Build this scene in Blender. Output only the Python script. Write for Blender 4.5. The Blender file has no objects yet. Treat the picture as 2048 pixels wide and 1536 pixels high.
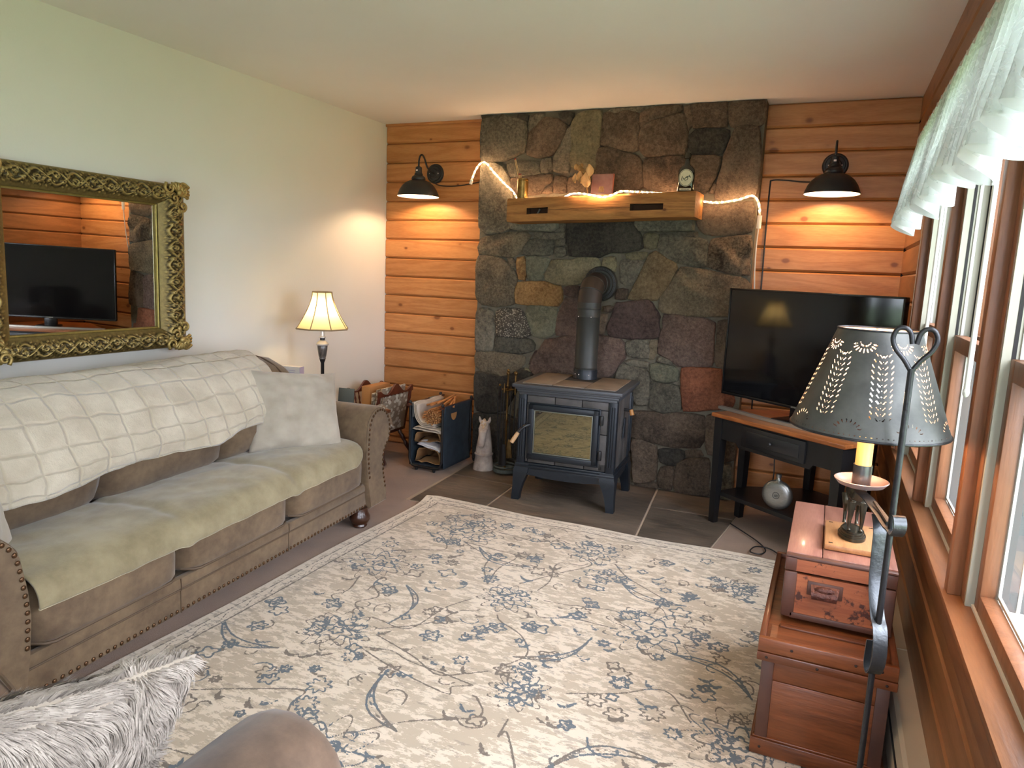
import bpy, bmesh, math, random
import numpy as np
from mathutils import Vector, Matrix, noise
random.seed(7); np.random.seed(7)
S = bpy.context.scene
COL = S.collection
# ---------------------------------------------------------------- camera
cd = bpy.data.cameras.new('camera'); cam = bpy.data.objects.new('camera', cd); COL.objects.link(cam)
CF = 1421.640
CX = (3.1894, -4.70, 1.392)
CR = [[0.911114, 0.410204, 0.040053], [0.100476, -0.126813, -0.986825], [-0.399721, 0.903134, -0.156757]]
cd.sensor_fit = 'HORIZONTAL'; cd.sensor_width = 36.0; cd.lens = CF/2048*36; cd.clip_start = 0.02; cd.clip_end = 200
cam.matrix_world = Matrix(((CR[0][0], -CR[1][0], -CR[2][0], CX[0]), (CR[0][1], -CR[1][1], -CR[2][1], CX[1]), (CR[0][2], -CR[1][2], -CR[2][2], CX[2]), (0, 0, 0, 1)))
S.camera = cam
# ---------------------------------------------------------------- light and exposure
S.view_settings.view_transform = 'Standard'; S.view_settings.look = 'None'
S.view_settings.exposure = 0.58; S.view_settings.gamma = 1.0; S.view_settings.use_curve_mapping = False
S.cycles.use_denoising = True
S.cycles.max_bounces = 10; S.cycles.diffuse_bounces = 6; S.cycles.glossy_bounces = 5; S.cycles.transmission_bounces = 6; S.cycles.transparent_max_bounces = 16
S.cycles.caustics_reflective = False; S.cycles.caustics_refractive = False; S.cycles.sample_clamp_indirect = 6.0
S.cycles.use_light_tree = True
W = bpy.data.worlds.new('world'); S.world = W; W.use_nodes = True
nt = W.node_tree; nt.nodes.clear()
# bright, even overcast sky: a little brighter overhead than at the horizon
tcw = nt.nodes.new('ShaderNodeTexCoord'); sxw = nt.nodes.new('ShaderNodeSeparateXYZ'); rmp = nt.nodes.new('ShaderNodeValToRGB'); nt.links.new(tcw.outputs['Generated'], sxw.inputs[0]); nt.links.new(sxw.outputs[2], rmp.inputs[0])
rmp.color_ramp.elements[0].position = 0.0; rmp.color_ramp.elements[0].color = (.80, .83, .98, 1); rmp.color_ramp.elements[1].position = 1.0; rmp.color_ramp.elements[1].color = (.87, .90, 1.0, 1)
bgn = nt.nodes.new('ShaderNodeBackground'); bgn.inputs['Strength'].default_value = 15.0
out = nt.nodes.new('ShaderNodeOutputWorld'); nt.links.new(rmp.outputs[0], bgn.inputs[0]); nt.links.new(bgn.outputs[0], out.inputs[0])
RW, RH = 3.535, 2.44                # room width and height; back wall y = 0, camera side y < 0
YN = -7.2                           # wall behind the camera
SILL, HEAD = 0.64, 2.02
WP = 0.82                           # window pitch along the right wall
W0 = -1.09
def portal(name, loc, rot, sx, sy):
    l = bpy.data.lights.new(name, 'AREA'); l.shape = 'RECTANGLE'; l.size = sx; l.size_y = sy; l.cycles.is_portal = True
    o = bpy.data.objects.new(name, l); COL.objects.link(o); o.location = loc; o.rotation_euler = rot
NWIN = 6
portal('daylight_portal', (RW + .19, W0 - WP*NWIN/2, (SILL + HEAD)/2), (0, math.pi/2, 0), HEAD - SILL, WP*NWIN)
portal('daylight_portal', (2.75, YN - .16, 1.25), (math.pi/2, 0, 0), 1.2, 1.86)
def point(name, loc, watts, col, r):
    l = bpy.data.lights.new(name, 'POINT'); l.energy = watts; l.color = col; l.shadow_soft_size = r
    o = bpy.data.objects.new(name, l); COL.objects.link(o); o.location = loc
K_SCONCE, K_TABLE, K_TIN, K_ROPE = 400.0, 75.0, 130.0, 420.0     # emission strengths of the bulbs

# ---------------------------------------------------------------- mesh helpers
class MB:
    def __init__(s): s.bm = bmesh.new()
    def add(s, verts, faces, M=None):
        vs = [s.bm.verts.new(M @ Vector(v) if M else v) for v in verts]
        for f in faces:
            try: s.bm.faces.new([vs[i] for i in f])
            except ValueError: pass
        return s
    def box(s, c, d, r=0.0, M=None, seg=2):
        x, y, z = d[0]/2, d[1]/2, d[2]/2
        V = [(c[0]+a*x, c[1]+b*y, c[2]+e*z) for a in (-1, 1) for b in (-1, 1) for e in (-1, 1)]
        F = [(0, 1, 3, 2), (4, 6, 7, 5), (0, 4, 5, 1), (2, 3, 7, 6), (0, 2, 6, 4), (1, 5, 7, 3)]
        if r <= 0: return s.add(V, F, M)
        b2 = bmesh.new(); vs = [b2.verts.new(v) for v in V]
        for f in F: b2.faces.new([vs[i] for i in f])
        bmesh.ops.bevel(b2, geom=b2.edges[:], offset=min(r, min(d)*.49), segments=seg, profile=.5, affect='EDGES')
        s.merge(b2, M); return s
    def merge(s, b2, M=None):
        b2.verts.ensure_lookup_table(); b2.verts.index_update()
        s.add([v.co.copy() for v in b2.verts], [[v.index for v in f.verts] for f in b2.faces], M); b2.free()
    def rings(s, R, closed=True, caps=True, M=None):
        n = len(R[0]); V = [p for r in R for p in r]; F = []
        for i in range(len(R)-1):
            for j in range(n if closed else n-1):
                k = (j+1) % n; F.append((i*n+j, i*n+k, (i+1)*n+k, (i+1)*n+j))
        if caps and closed: F.append(tuple(range(n))[::-1]); F.append(tuple(range((len(R)-1)*n, len(R)*n)))
        return s.add(V, F, M)
    def lathe(s, prof, o=(0, 0, 0), n=24, M=None, caps=True):
        R = [[(o[0]+max(r, 1e-4)*math.cos(2*math.pi*j/n), o[1]+max(r, 1e-4)*math.sin(2*math.pi*j/n), o[2]+z) for j in range(n)] for r, z in prof]
        return s.rings(R, True, caps, M)
    def tube(s, P, r, n=8, M=None, sx=1.0, caps=True):
        P = [Vector(p) for p in P]; R = []; up = None
        for i, p in enumerate(P):
            t = (P[min(i+1, len(P)-1)] - P[max(i-1, 0)]).normalized()
            if up is None: up = Vector((0, 0, 1)) if abs(t.z) < .9 else Vector((1, 0, 0))
            a = up.cross(t)
            if a.length < 1e-5: a = Vector((0, 1, 0)).cross(t)
            a.normalize(); b = t.cross(a).normalized(); up = b
            rr = r[i] if isinstance(r, (list, tuple)) else r
            R.append([p + a*rr*sx*math.cos(2*math.pi*j/n) + b*rr*math.sin(2*math.pi*j/n) for j in range(n)])
        return s.rings(R, True, caps, M)
    def prism(s, poly, a0, a1, axis='z', M=None):
        def P(u, v, w): return {'z': (u, v, w), 'y': (u, w, v), 'x': (w, u, v)}[axis]
        n = len(poly); V = [P(u, v, a0) for u, v in poly] + [P(u, v, a1) for u, v in poly]
        F = [(i, (i+1) % n, n+(i+1) % n, n+i) for i in range(n)] + [tuple(range(n))[::-1], tuple(range(n, 2*n))]
        return s.add(V, F, M)
    def grid(s, f, nu, nv, M=None, cu=False):
        V = [f(i/(nu if cu else nu-1), j/(nv-1)) for j in range(nv) for i in range(nu)]; F = []
        for j in range(nv-1):
            for i in range(nu if cu else nu-1):
                k = (i+1) % nu; F.append((j*nu+i, j*nu+k, (j+1)*nu+k, (j+1)*nu+i))
        return s.add(V, F, M)
    def ball(s, c, r, sc=(1, 1, 1), n=14, M=None):
        pr = [(math.sin(math.pi*i/(n//2+1)), -math.cos(math.pi*i/(n//2+1))) for i in range(n//2+2)]
        R = [[(c[0]+r*sc[0]*max(a, 1e-3)*math.cos(2*math.pi*j/n), c[1]+r*sc[1]*max(a, 1e-3)*math.sin(2*math.pi*j/n), c[2]+r*sc[2]*z) for j in range(n)] for a, z in pr]
        return s.rings(R, True, True, M)
    def obj(s, name, m, parent=None, ang=35, kind=None, world=False):
        bm = s.bm
        bmesh.ops.recalc_face_normals(bm, faces=bm.faces[:])
        me = bpy.data.meshes.new(name); bm.to_mesh(me); bm.free()
        if world and parent is not None: me.transform(MW(parent).inverted())
        return link(name, me, m, parent, ang, kind)
def MW(o):
    m = Matrix.LocRotScale(o.location, o.rotation_euler, None)
    return MW(o.parent) @ m if o.parent else m
def link(name, me, m, parent=None, ang=35, kind=None):
    if m is not None: me.materials.append(m)
    if ang is not None and len(me.polygons):
        me.shade_smooth()
        try: me.set_sharp_from_angle(angle=math.radians(ang))
        except Exception: pass
    o = bpy.data.objects.new(name, me); COL.objects.link(o)
    if parent is not None: o.parent = parent
    if kind: o['kind'] = kind
    return o
def pydata(name, V, F, m, parent=None, ang=180, kind=None):
    me = bpy.data.meshes.new(name); me.from_pydata([tuple(v) for v in V], [], [tuple(f) for f in F]); me.update()
    return link(name, me, m, parent, ang, kind)
def tag(o, label, cat, group=None):
    o['label'] = label; o['category'] = cat
    if group: o['group'] = group
    return o
def thing(name, label, cat, loc=(0, 0, 0), rz=0.0, group=None):
    o = bpy.data.objects.new(name, None); o.empty_display_size = .05; COL.objects.link(o)
    o.location = loc; o.rotation_euler = (0, 0, rz); return tag(o, label, cat, group)
def struct(name, loc=(0, 0, 0)):
    o = bpy.data.objects.new(name, None); COL.objects.link(o); o.location = loc; o['kind'] = 'structure'; return o
def again(src, name, parent, loc=(0, 0, 0), rot=(0, 0, 0), scale=None):
    c = bpy.data.objects.new(name, src.data); COL.objects.link(c); c.parent = parent; c.location = loc; c.rotation_euler = rot
    if scale: c.scale = scale
    return c
def text_mesh(name, s, size, m, parent, loc, rot, depth=.0004):
    c = bpy.data.curves.new(name, 'FONT'); c.body = s; c.size = size; c.align_x = 'CENTER'; c.align_y = 'CENTER'; c.extrude = depth
    o = bpy.data.objects.new(name, c); COL.objects.link(o)
    me = bpy.data.meshes.new_from_object(o)
    bpy.data.objects.remove(o); k = link(name, me, m, parent, None); k.location = loc; k.rotation_euler = rot; return k
def nz(x, y=0.0, z=0.0): return noise.noise(Vector((x, y, z)))
def fbm(x, y, z=0.0): return nz(x, y, z) + .5*nz(2*x, 2*y, z+5) + .25*nz(4*x, 4*y, z+9)
def spline(P, n):
    """Catmull-Rom through P, n samples per span"""
    P = [Vector(p) for p in P]; Q = [P[0]*2-P[1]] + P + [P[-1]*2-P[-2]]; o = []
    for i in range(1, len(Q)-2):
        a, b, c, d = Q[i-1], Q[i], Q[i+1], Q[i+2]
        for k in range(n):
            t = k/n; o.append(.5*((2*b)+(c-a)*t+(2*a-5*b+4*c-d)*t*t+(3*b-a-3*c+d)*t**3))
    return o + [P[-1]]
def Rz(a): return Matrix.Rotation(a, 4, 'Z')
def Rx(a): return Matrix.Rotation(a, 4, 'X')
def Ry(a): return Matrix.Rotation(a, 4, 'Y')
def T(*v): return Matrix.Translation(v)
R = math.radians

# ---------------------------------------------------------------- materials
def lin(c):
    c = [v/255 for v in c]; return tuple(v/12.92 if v <= .04045 else ((v+.055)/1.055)**2.4 for v in c) + (1.0,)
class N:
    def __init__(s, name):
        s.m = bpy.data.materials.new(name); s.m.use_nodes = True; s.t = s.m.node_tree; s.t.nodes.clear()
        s.o = s.n('OutputMaterial'); s.tc = s.n('TexCoord')
    def n(s, ty, **kw):
        x = s.t.nodes.new('ShaderNode'+ty)
        for k, v in kw.items(): setattr(x, k, v)
        return x
    def l(s, a, b): s.t.links.new(a, b)
    def put(s, sock, v):
        if isinstance(v, bpy.types.NodeSocket): s.l(v, sock)
        else: sock.default_value = v
    def map(s, scale=(1, 1, 1), src='Object', off=False, rot=(0, 0, 0)):
        mp = s.n('Mapping'); mp.inputs['Scale'].default_value = scale; mp.inputs['Rotation'].default_value = rot
        v = s.tc.outputs[src]
        if off:
            oi = s.n('ObjectInfo'); mu = s.n('VectorMath', operation='ADD'); sc = s.n('Math', operation='MULTIPLY'); s.l(oi.outputs['Random'], sc.inputs[0]); sc.inputs[1].default_value = 37.0
            s.l(v, mu.inputs[0]); s.l(sc.outputs[0], mu.inputs[1]); v = mu.outputs[0]
        s.l(v, mp.inputs['Vector']); return mp.outputs[0]
    def noise(s, vec, scale, detail=4, rough=.55, dist=0):
        x = s.n('TexNoise'); s.l(vec, x.inputs['Vector']); x.inputs['Scale'].default_value = scale; x.inputs['Detail'].default_value = detail
        x.inputs['Roughness'].default_value = rough; x.inputs['Distortion'].default_value = dist; return x.outputs['Fac']
    def vor(s, vec, scale, feature='F1', rnd=1.0):
        x = s.n('TexVoronoi', feature=feature); s.l(vec, x.inputs['Vector']); x.inputs['Scale'].default_value = scale; x.inputs['Randomness'].default_value = rnd; return x
    def ramp(s, fac, stops, interp='LINEAR'):
        r = s.n('ValToRGB'); s.l(fac, r.inputs[0]); e = r.color_ramp.elements; r.color_ramp.interpolation = interp
        while len(e) < len(stops): e.new(.5)
        for k, (p, c) in zip(e, stops): k.position = p; k.color = c if len(c) == 4 else tuple(c)+(1,)
        return r.outputs[0]
    def mr(s, v, a, b, c=0.0, d=1.0, smooth=False):
        x = s.n('MapRange'); s.l(v, x.inputs[0])
        if smooth: x.interpolation_type = 'SMOOTHSTEP'
        for i, q in enumerate((a, b, c, d)): x.inputs[i+1].default_value = q
        return x.outputs[0]
    def math(s, op, a, b=0.0):
        x = s.n('Math', operation=op); s.put(x.inputs[0], a); s.put(x.inputs[1], b); return x.outputs[0]
    def mix(s, f, a, b, mode='MIX'):
        x = s.n('Mix', data_type='RGBA', blend_type=mode); s.put(x.inputs[0], f); s.put(x.inputs[6], a); s.put(x.inputs[7], b); return x.outputs[2]
    def bump(s, h, st=.5, d=.01, nrm=None):
        x = s.n('Bump'); s.put(x.inputs['Height'], h); x.inputs['Strength'].default_value = st; x.inputs['Distance'].default_value = d
        if nrm is not None: s.l(nrm, x.inputs['Normal'])
        return x.outputs[0]
    def bsdf(s, col, rough=.6, metal=0.0, nrm=None, spec=.5, coat=0.0, sheen=0.0, emit=None, es=0.0, out=True, trans=0.0):
        b = s.n('BsdfPrincipled'); s.put(b.inputs['Base Color'], col); s.put(b.inputs['Roughness'], rough); s.put(b.inputs['Metallic'], metal)
        b.inputs['Specular IOR Level'].default_value = spec; b.inputs['Coat Weight'].default_value = coat; b.inputs['Coat Roughness'].default_value = .12; b.inputs['Sheen Weight'].default_value = sheen
        b.inputs['Transmission Weight'].default_value = trans
        if nrm is not None: s.l(nrm, b.inputs['Normal'])
        if emit is not None: s.put(b.inputs['Emission Color'], emit); b.inputs['Emission Strength'].default_value = es
        if out: s.l(b.outputs[0], s.o.inputs[0])
        return b.outputs[0]
    def mixs(s, f, a, b, out=True):
        x = s.n('MixShader'); s.put(x.inputs[0], f); s.l(a, x.inputs[1]); s.l(b, x.inputs[2])
        if out: s.l(x.outputs[0], s.o.inputs[0])
        return x.outputs[0]
def plain(name, c, rough=.6, metal=0.0, c2=None, vs=8.0, bump=0.0, bs=60.0, stretch=(1, 1, 1), spec=.5, coat=0.0, sheen=0.0, detail=4, bd=.004, trans=0.0):
    m = N(name); v = m.map(stretch, off=True); c = lin(c)
    col = c
    if c2 is not None: col = m.mix(m.mr(m.noise(v, vs, detail), .3, .7), c, lin(c2))
    nr = m.bump(m.noise(v, bs, 3), bump, bd) if bump else None
    m.bsdf(col, rough, metal, nr, spec, coat, sheen, trans=trans); return m.m
def wood(name, light, dark, axis='X', ring=26.0, knots=.0, rough=.45, tone=.25, coat=0.0, wear=None, knotcol=None, bump=.25, fine=1.0):
    m = N(name); g = {'X': (1, 9, 9), 'Y': (9, 1, 9), 'Z': (9, 9, 1)}[axis]; v = m.map(g, off=True)
    k2 = {'X': (1, 1.5, 1.5), 'Y': (1.5, 1, 1.5), 'Z': (1.5, 1.5, 1)}[axis]
    n1 = m.noise(v, .75*fine, 2, .5, .6); rings = m.math('SINE', m.math('MULTIPLY', n1, ring*1.6)); rings = m.mr(rings, -1, 1)
    fib = m.noise(m.map(tuple(4*q for q in g), off=True), 5, 3)
    f = m.math('ADD', m.math('MULTIPLY', rings, .30), m.math('MULTIPLY', fib, .70))
    col = m.mix(m.mr(f, .2, .85), lin(light), lin(dark))
    if knots:
        vk = m.vor(m.map(k2, off=True), 5.0); d = m.math('ADD', vk.outputs['Distance'], m.math('MULTIPLY', m.math('SUBTRACT', m.noise(v, 6, 2), .5), .05))
        sep = m.n('SeparateColor'); m.l(vk.outputs['Color'], sep.inputs[0])
        big = m.mr(sep.outputs[0], 0, 1, .02, .065+knots)
        kk = m.math('DIVIDE', d, big); kc = knotcol or (88, 46, 24)
        col = m.mix(m.mr(kk, .55, 1.15, 1, 0, True), col, lin(kc))
        col = m.mix(m.math('MULTIPLY', m.mr(kk, 1.1, 1.9, 1, 0, True), .35), col, lin(dark))
    oi = m.n('ObjectInfo'); tv = m.mr(oi.outputs['Random'], 0, 1, 1-tone, 1+tone*.6)
    hs = m.n('HueSaturation'); m.l(col, hs.inputs['Color']); m.l(tv, hs.inputs['Value']); col = hs.outputs[0]
    if wear: col = m.mix(m.mr(m.noise(m.map((6, 6, 6), off=True), wear[1], 5, .7), wear[2], wear[2]+.06), col, lin(wear[0]))
    m.bsdf(col, rough, 0, m.bump(f, bump, .003), .4, coat); return m.m
def emitter(name, c, k):
    m = N(name); e = m.n('Emission'); e.inputs[0].default_value = c+(1,); e.inputs[1].default_value = k; m.l(e.outputs[0], m.o.inputs[0]); return m.m
def pane(name, tint, refl=.0, power=1.0):
    m = N(name); t = m.n('BsdfTransparent'); t.inputs[0].default_value = tint+(1,); g = m.n('BsdfGlossy'); g.inputs['Roughness'].default_value = .0
    f = m.n('Fresnel'); f.inputs[0].default_value = 1.5; ge = m.n('NewGeometry'); m.mixs(m.math('MULTIPLY', m.math('ADD', f.outputs[0], refl), m.math('SUBTRACT', power, ge.outputs['Backfacing'])), t.outputs[0], g.outputs[0]); return m.m

M = {}
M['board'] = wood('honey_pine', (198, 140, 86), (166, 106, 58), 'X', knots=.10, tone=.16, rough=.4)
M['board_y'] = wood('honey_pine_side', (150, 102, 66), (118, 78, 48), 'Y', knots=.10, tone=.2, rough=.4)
M['trim_y'] = wood('cedar_trim', (132, 86, 54), (102, 65, 40), 'Y', tone=.1, rough=.4)
M['trim_z'] = wood('cedar_casing', (132, 86, 57), (102, 66, 43), 'Z', tone=.12, rough=.4)
M['beam'] = wood('hewn_beam', (176, 122, 66), (122, 78, 38), 'X', ring=30, tone=0, rough=.7, bump=.6, knots=.04)
M['wall'] = plain('cream_wall_paint', (234, 231, 221), .75, c2=(231, 228, 217), vs=1.5, bump=.12, bs=90)
M['ceil'] = plain('ceiling_paint', (242, 240, 238), .85, c2=(238, 235, 232), vs=1.2, bump=.1, bs=60)
M['carpet'] = plain('tan_carpet', (150, 114, 86), .95, c2=(126, 95, 71), vs=5, bump=.9, bs=420, sheen=.3, detail=6)
M['white'] = plain('white_vinyl', (196, 195, 186), .45)
M['taupe'] = plain('taupe_outer_casing', (96, 88, 82), .6, c2=(74, 80, 80), vs=3)
M['jamb'] = plain('vinyl_jamb', (160, 158, 140), .5, c2=(150, 148, 130), vs=3)
M['dark'] = plain('black_gap', (34, 32, 30), .8)
M['black'] = plain('black_metal', (26, 26, 27), .42, c2=(34, 33, 33), vs=20, spec=.4)
M['blackwood'] = plain('black_painted_wood', (20, 20, 21), .38, c2=(26, 26, 27), vs=6, spec=.45)
M['heater'] = plain('heater_enamel', (206, 190, 168), .4, c2=(196, 180, 158), vs=4)
M['glass'] = pane('window_glass', (.965, .98, .975))
# ================================================================ SETTING
floor = MB().box((RW/2, YN/2, -.05), (RW+.3, -YN+.3, .1)).obj('floor', M['carpet']); floor['kind'] = 'structure'
m = N('slate_slab'); v = m.map(off=True); a = m.noise(v, 2.2, 6, .6, .8); wv = m.noise(m.map((2.0, 9, 2), off=True), 3, 5, .6, 1.2)
m.bsdf(m.mix(m.mr(m.math('ADD', m.math('MULTIPLY', a, .6), m.math('MULTIPLY', wv, .4)), .36, .66), lin((74, 66, 58)), lin((118, 102, 88))), m.mr(a, .3, .7, .38, .6), 0, m.bump(wv, .6, .006)); M['slate'] = m.m
m = N('grout'); m.bsdf(lin((168, 148, 128)), .9); M['grout'] = m.m
g = MB().prism([(.95, -1.17), (2.735, -1.085), (2.84, -.02), (.9, -.02)], -.01, .003).obj('grout_bed', M['grout'], floor, None)
for P in ([(.983, -1.165), (1.432, -1.13), (1.400, -.585), (.944, -.556)], [(.942, -.545), (1.399, -.574), (1.375, -.03), (.905, -.03)],
          [(1.443, -1.13), (2.343, -1.082), (2.237, -.03), (1.386, -.03)], [(2.355, -1.082), (2.728, -1.08), (2.785, -.522), (2.302, -.535)], [(2.301, -.524), (2.786, -.511), (2.836, -.03), (2.25, -.03)]):
    cx = sum(p[0] for p in P)/4; cy = sum(p[1] for p in P)/4
    b = MB(); n = len(P); ins = [(x+(cx-x)*.012, y+(cy-y)*.012) for x, y in P]
    b.rings([[(x, y, 0) for x, y in P], [(x, y, .005) for x, y in P], [(x, y, .0075) for x, y in ins]]).obj('slate_slab', M['slate'], floor, None)
MB().box((RW/2, YN/2, RH+.05), (RW+.3, -YN+.3, .1)).obj('ceiling', M['ceil'])['kind'] = 'structure'
MB().box((-.06, YN/2, RH/2), (.12, -YN+.3, RH)).obj('wall_left', M['wall'])['kind'] = 'structure'
wb = MB().box((RW/2, .09, RH/2), (RW+.3, .12, RH)).obj('wall_back', M['dark']); wb['kind'] = 'structure'
b = MB(); yn = YN-.06
b.box((1.0, yn, RH/2), (2.3, .12, RH)); b.box((3.5, yn, RH/2), (.3, .12, RH)); b.box((2.75, yn, .15), (1.22, .12, .3)); b.box((2.75, yn, 2.32), (1.22, .12, .24))
b.obj('wall_front', M['wall'])['kind'] = 'structure'
wf = struct('window_9', (2.75, yn, 0)); b = MB()  # window added in the unseen rear wall to let in fill daylight
for x in (-.57, 0, .57): b.box((x, .02, 1.25), (.06, .07, 1.9))
for z in (.33, 2.17): b.box((0, .02, z), (1.2, .07, .06))
b.obj('window_frame', M['white'], wf)
MB().box((0, 0, 1.25), (1.19, .006, 1.86)).obj('pane', M['glass'], wf)
# ---- log boards: pitch 0.1407, chamfered edges leave dark V joints
PIT = .1407
tops = [2.442-PIT*k for k in range(18)]
def board_prof(z1, z0, face, back):            # (depth, z) section; face < back means towards the room
    return [(back, z0+.001), (face+.012, z0+.001), (face, z0+.013), (face, z1-.011), (face+.012, z1-.0015), (back, z1-.0015)]
def xboards(x0, x1):
    for k, z1 in enumerate(tops):
        z0 = max(z1-PIT, .0); z1 = min(z1, RH)
        if z1-z0 < .03: continue
        f = -.012 + random.uniform(-.002, .002)
        MB().prism([(p, q) for p, q in board_prof(z1, z0, f, .032)], x0, x1, 'x').obj('board', M['board'], wb, 20)
xboards(.004, .95); xboards(2.66, RW-.006)
MB().box((.44, -.018, 2.432), (.88, .022, .02), .004).obj('trim_1', M['board'])['kind'] = 'structure'
wr = MB(); xw = RW+.10
wr.box((xw, YN/2, SILL/2-.02), (.14, -YN, SILL-.04)); wr.box((xw, YN/2, (HEAD+RH)/2+.02), (.14, -YN, RH-HEAD-.04)); wr.box((xw, -.5, RH/2), (.14, 1.1, RH)); ye = W0-WP*NWIN
wr.box((xw, (YN+ye)/2-.02, RH/2), (.14, ye-YN-.04, RH)); wr = wr.obj('wall_right', M['dark']); wr['kind'] = 'structure'
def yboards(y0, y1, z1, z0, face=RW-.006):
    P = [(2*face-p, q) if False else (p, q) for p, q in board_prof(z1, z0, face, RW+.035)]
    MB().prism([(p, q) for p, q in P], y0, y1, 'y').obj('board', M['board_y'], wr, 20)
for k, z1 in enumerate(tops):
    z0 = max(z1-PIT, 0); z1 = min(z1, RH)
    if z1-z0 < .03: continue
    if z0 > HEAD-.02 or z1 < SILL:
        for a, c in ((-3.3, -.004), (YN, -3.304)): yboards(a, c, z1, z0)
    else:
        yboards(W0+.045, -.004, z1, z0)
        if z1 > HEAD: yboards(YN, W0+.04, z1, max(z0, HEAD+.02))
# sill, apron, head casing
MB().box((RW-.006, (YN+W0)/2+.03, .605), (.034, W0-YN+.06, .072), .003).obj('trim_2', M['trim_y'])['kind'] = 'structure'
MB().box((RW+.005, (YN+W0)/2+.04, .650), (.078, W0-YN+.07, .020), .004).obj('trim_3', M['trim_y'])['kind'] = 'structure'
MB().box((RW-.006, (YN+W0)/2+.03, HEAD+.02), (.032, W0-YN+.06, .09), .003).obj('trim_4', M['trim_y'])['kind'] = 'structure'
for k in range(NWIN):
    y1 = W0-WP*k; y0 = y1-WP; w = struct('window_%d' % (k+1), (RW, y1, 0))
    ym = y1-RW*0; L = lambda y: y-y1
    # casing post at the far side (two boards), its own sub-parts
    MB().box((-.006, -.018, (SILL+HEAD)/2+.01), (.034, .044, HEAD-SILL-.02), .003).obj('casing', M['trim_z'], w)
    MB().box((.04, -.062, (SILL+HEAD)/2+.01), (.07, .040, HEAD-SILL-.02), .003).obj('casing', M['trim_z'], w)
    if k == 0: MB().box((-.018, .012, (SILL+HEAD)/2), (.012, .014, HEAD-SILL), .002).obj('corner_strip', M['white'], w)
    if k == NWIN-1: MB().box((-.006, -WP-.018, (SILL+HEAD)/2+.01), (.034, .06, HEAD-SILL-.02), .003).obj('casing', M['trim_z'], w)
    yf, yn_ = -.085, -WP-.001                        # clear opening
    for yy, s in ((yf, -1), (yn_, 1)):
        j = MB().box((.085, yy+s*.004, (SILL+HEAD)/2+.01), (.155, .010, HEAD-SILL)).obj('jamb_liner', M['jamb'], w)
        b = MB()
        for x, dd in ((.030, .008), (.072, .010), (.098, .004), (.125, .008)): b.box((x, yy+s*.009, (SILL+HEAD)/2), (dd, .003, HEAD-SILL-.02))
        b.obj('track', M['dark'], j)
        MB().box((.114, yy+s*.0095, (SILL+1.205)/2), (.094, .006, 1.205-SILL)).obj('outer_casing', M['taupe'], w)  # outer jamb faced in dark taupe to hold down its daylit glare
        b = MB()
        for x, dd in ((.045, .010), (.110, .008)): b.box((x, yy+s*.011, (SILL+HEAD)/2), (dd, .008, HEAD-SILL-.02), .002)
        b.obj('track_rib', M['white'], j)
    MB().box((.10, (yf+yn_)/2, HEAD-.005), (.16, yf-yn_, .03)).obj('head_jamb', M['jamb'], w)
    MB().box((.10, (yf+yn_)/2, SILL+.012), (.16, yf-yn_, .03)).obj('sill_track', M['white'], w)
    yc = (yf+yn_)/2; wid = yf-yn_-.024
    for nm, x, z0, z1, rb, rt in (('lower_sash', .042, SILL+.022, 1.245, .045, .048), ('upper_sash', .092, 1.205, HEAD-.02, .045, .045)):
        b = MB()
        for s in (-1, 1): b.box((x, yc+s*(wid/2-.020), (z0+z1)/2), (.034, .040, z1-z0), .003)
        b.box((x, yc, z0+rb/2), (.034, wid-.08, rb), .003); b.box((x, yc, z1-rt/2), (.034, wid-.08, rt), .003)
        f = b.obj(nm, M['trim_z'], w)
        MB().box((x, yc, (z0+z1)/2), (.004, wid-.07, z1-z0-rt), 0).obj('pane', M['glass'], f, None)
        b = MB()
        for s in (-1, 1): b.box((x+.02, yc+s*(wid/2-.042), (z0+z1)/2), (.006, .008, z1-z0-.06))
        b.box((x+.02, yc, z0+rb+.004), (.006, wid-.08, .008)); b.obj('glazing_bead', M['white'], f)
# baseboard heater
hb = thing('baseboard_heater', 'cream enamelled baseboard heater running under the windows', 'heater', (RW-.006, -3.6, 0))
b = MB(); b.prism([(0, .03), (-.062, .03), (-.066, .05), (-.066, .13), (-.05, .135), (-.05, .150), (-.066, .156), (-.060, .196), (-.05, .205), (0, .205)], -2.6, 2.4, 'y')
b.obj('cover', M['heater'], hb, 25)
MB().box((-.0585, -.1, .1428), (.018, 4.9, .010)).obj('louver_slot', M['dark'], hb)
for y in (-1.2, .6, 1.45): MB().box((-.033, y, .118), (.07, .004, .178)).obj('joint_cover', M['heater'], hb)
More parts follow.
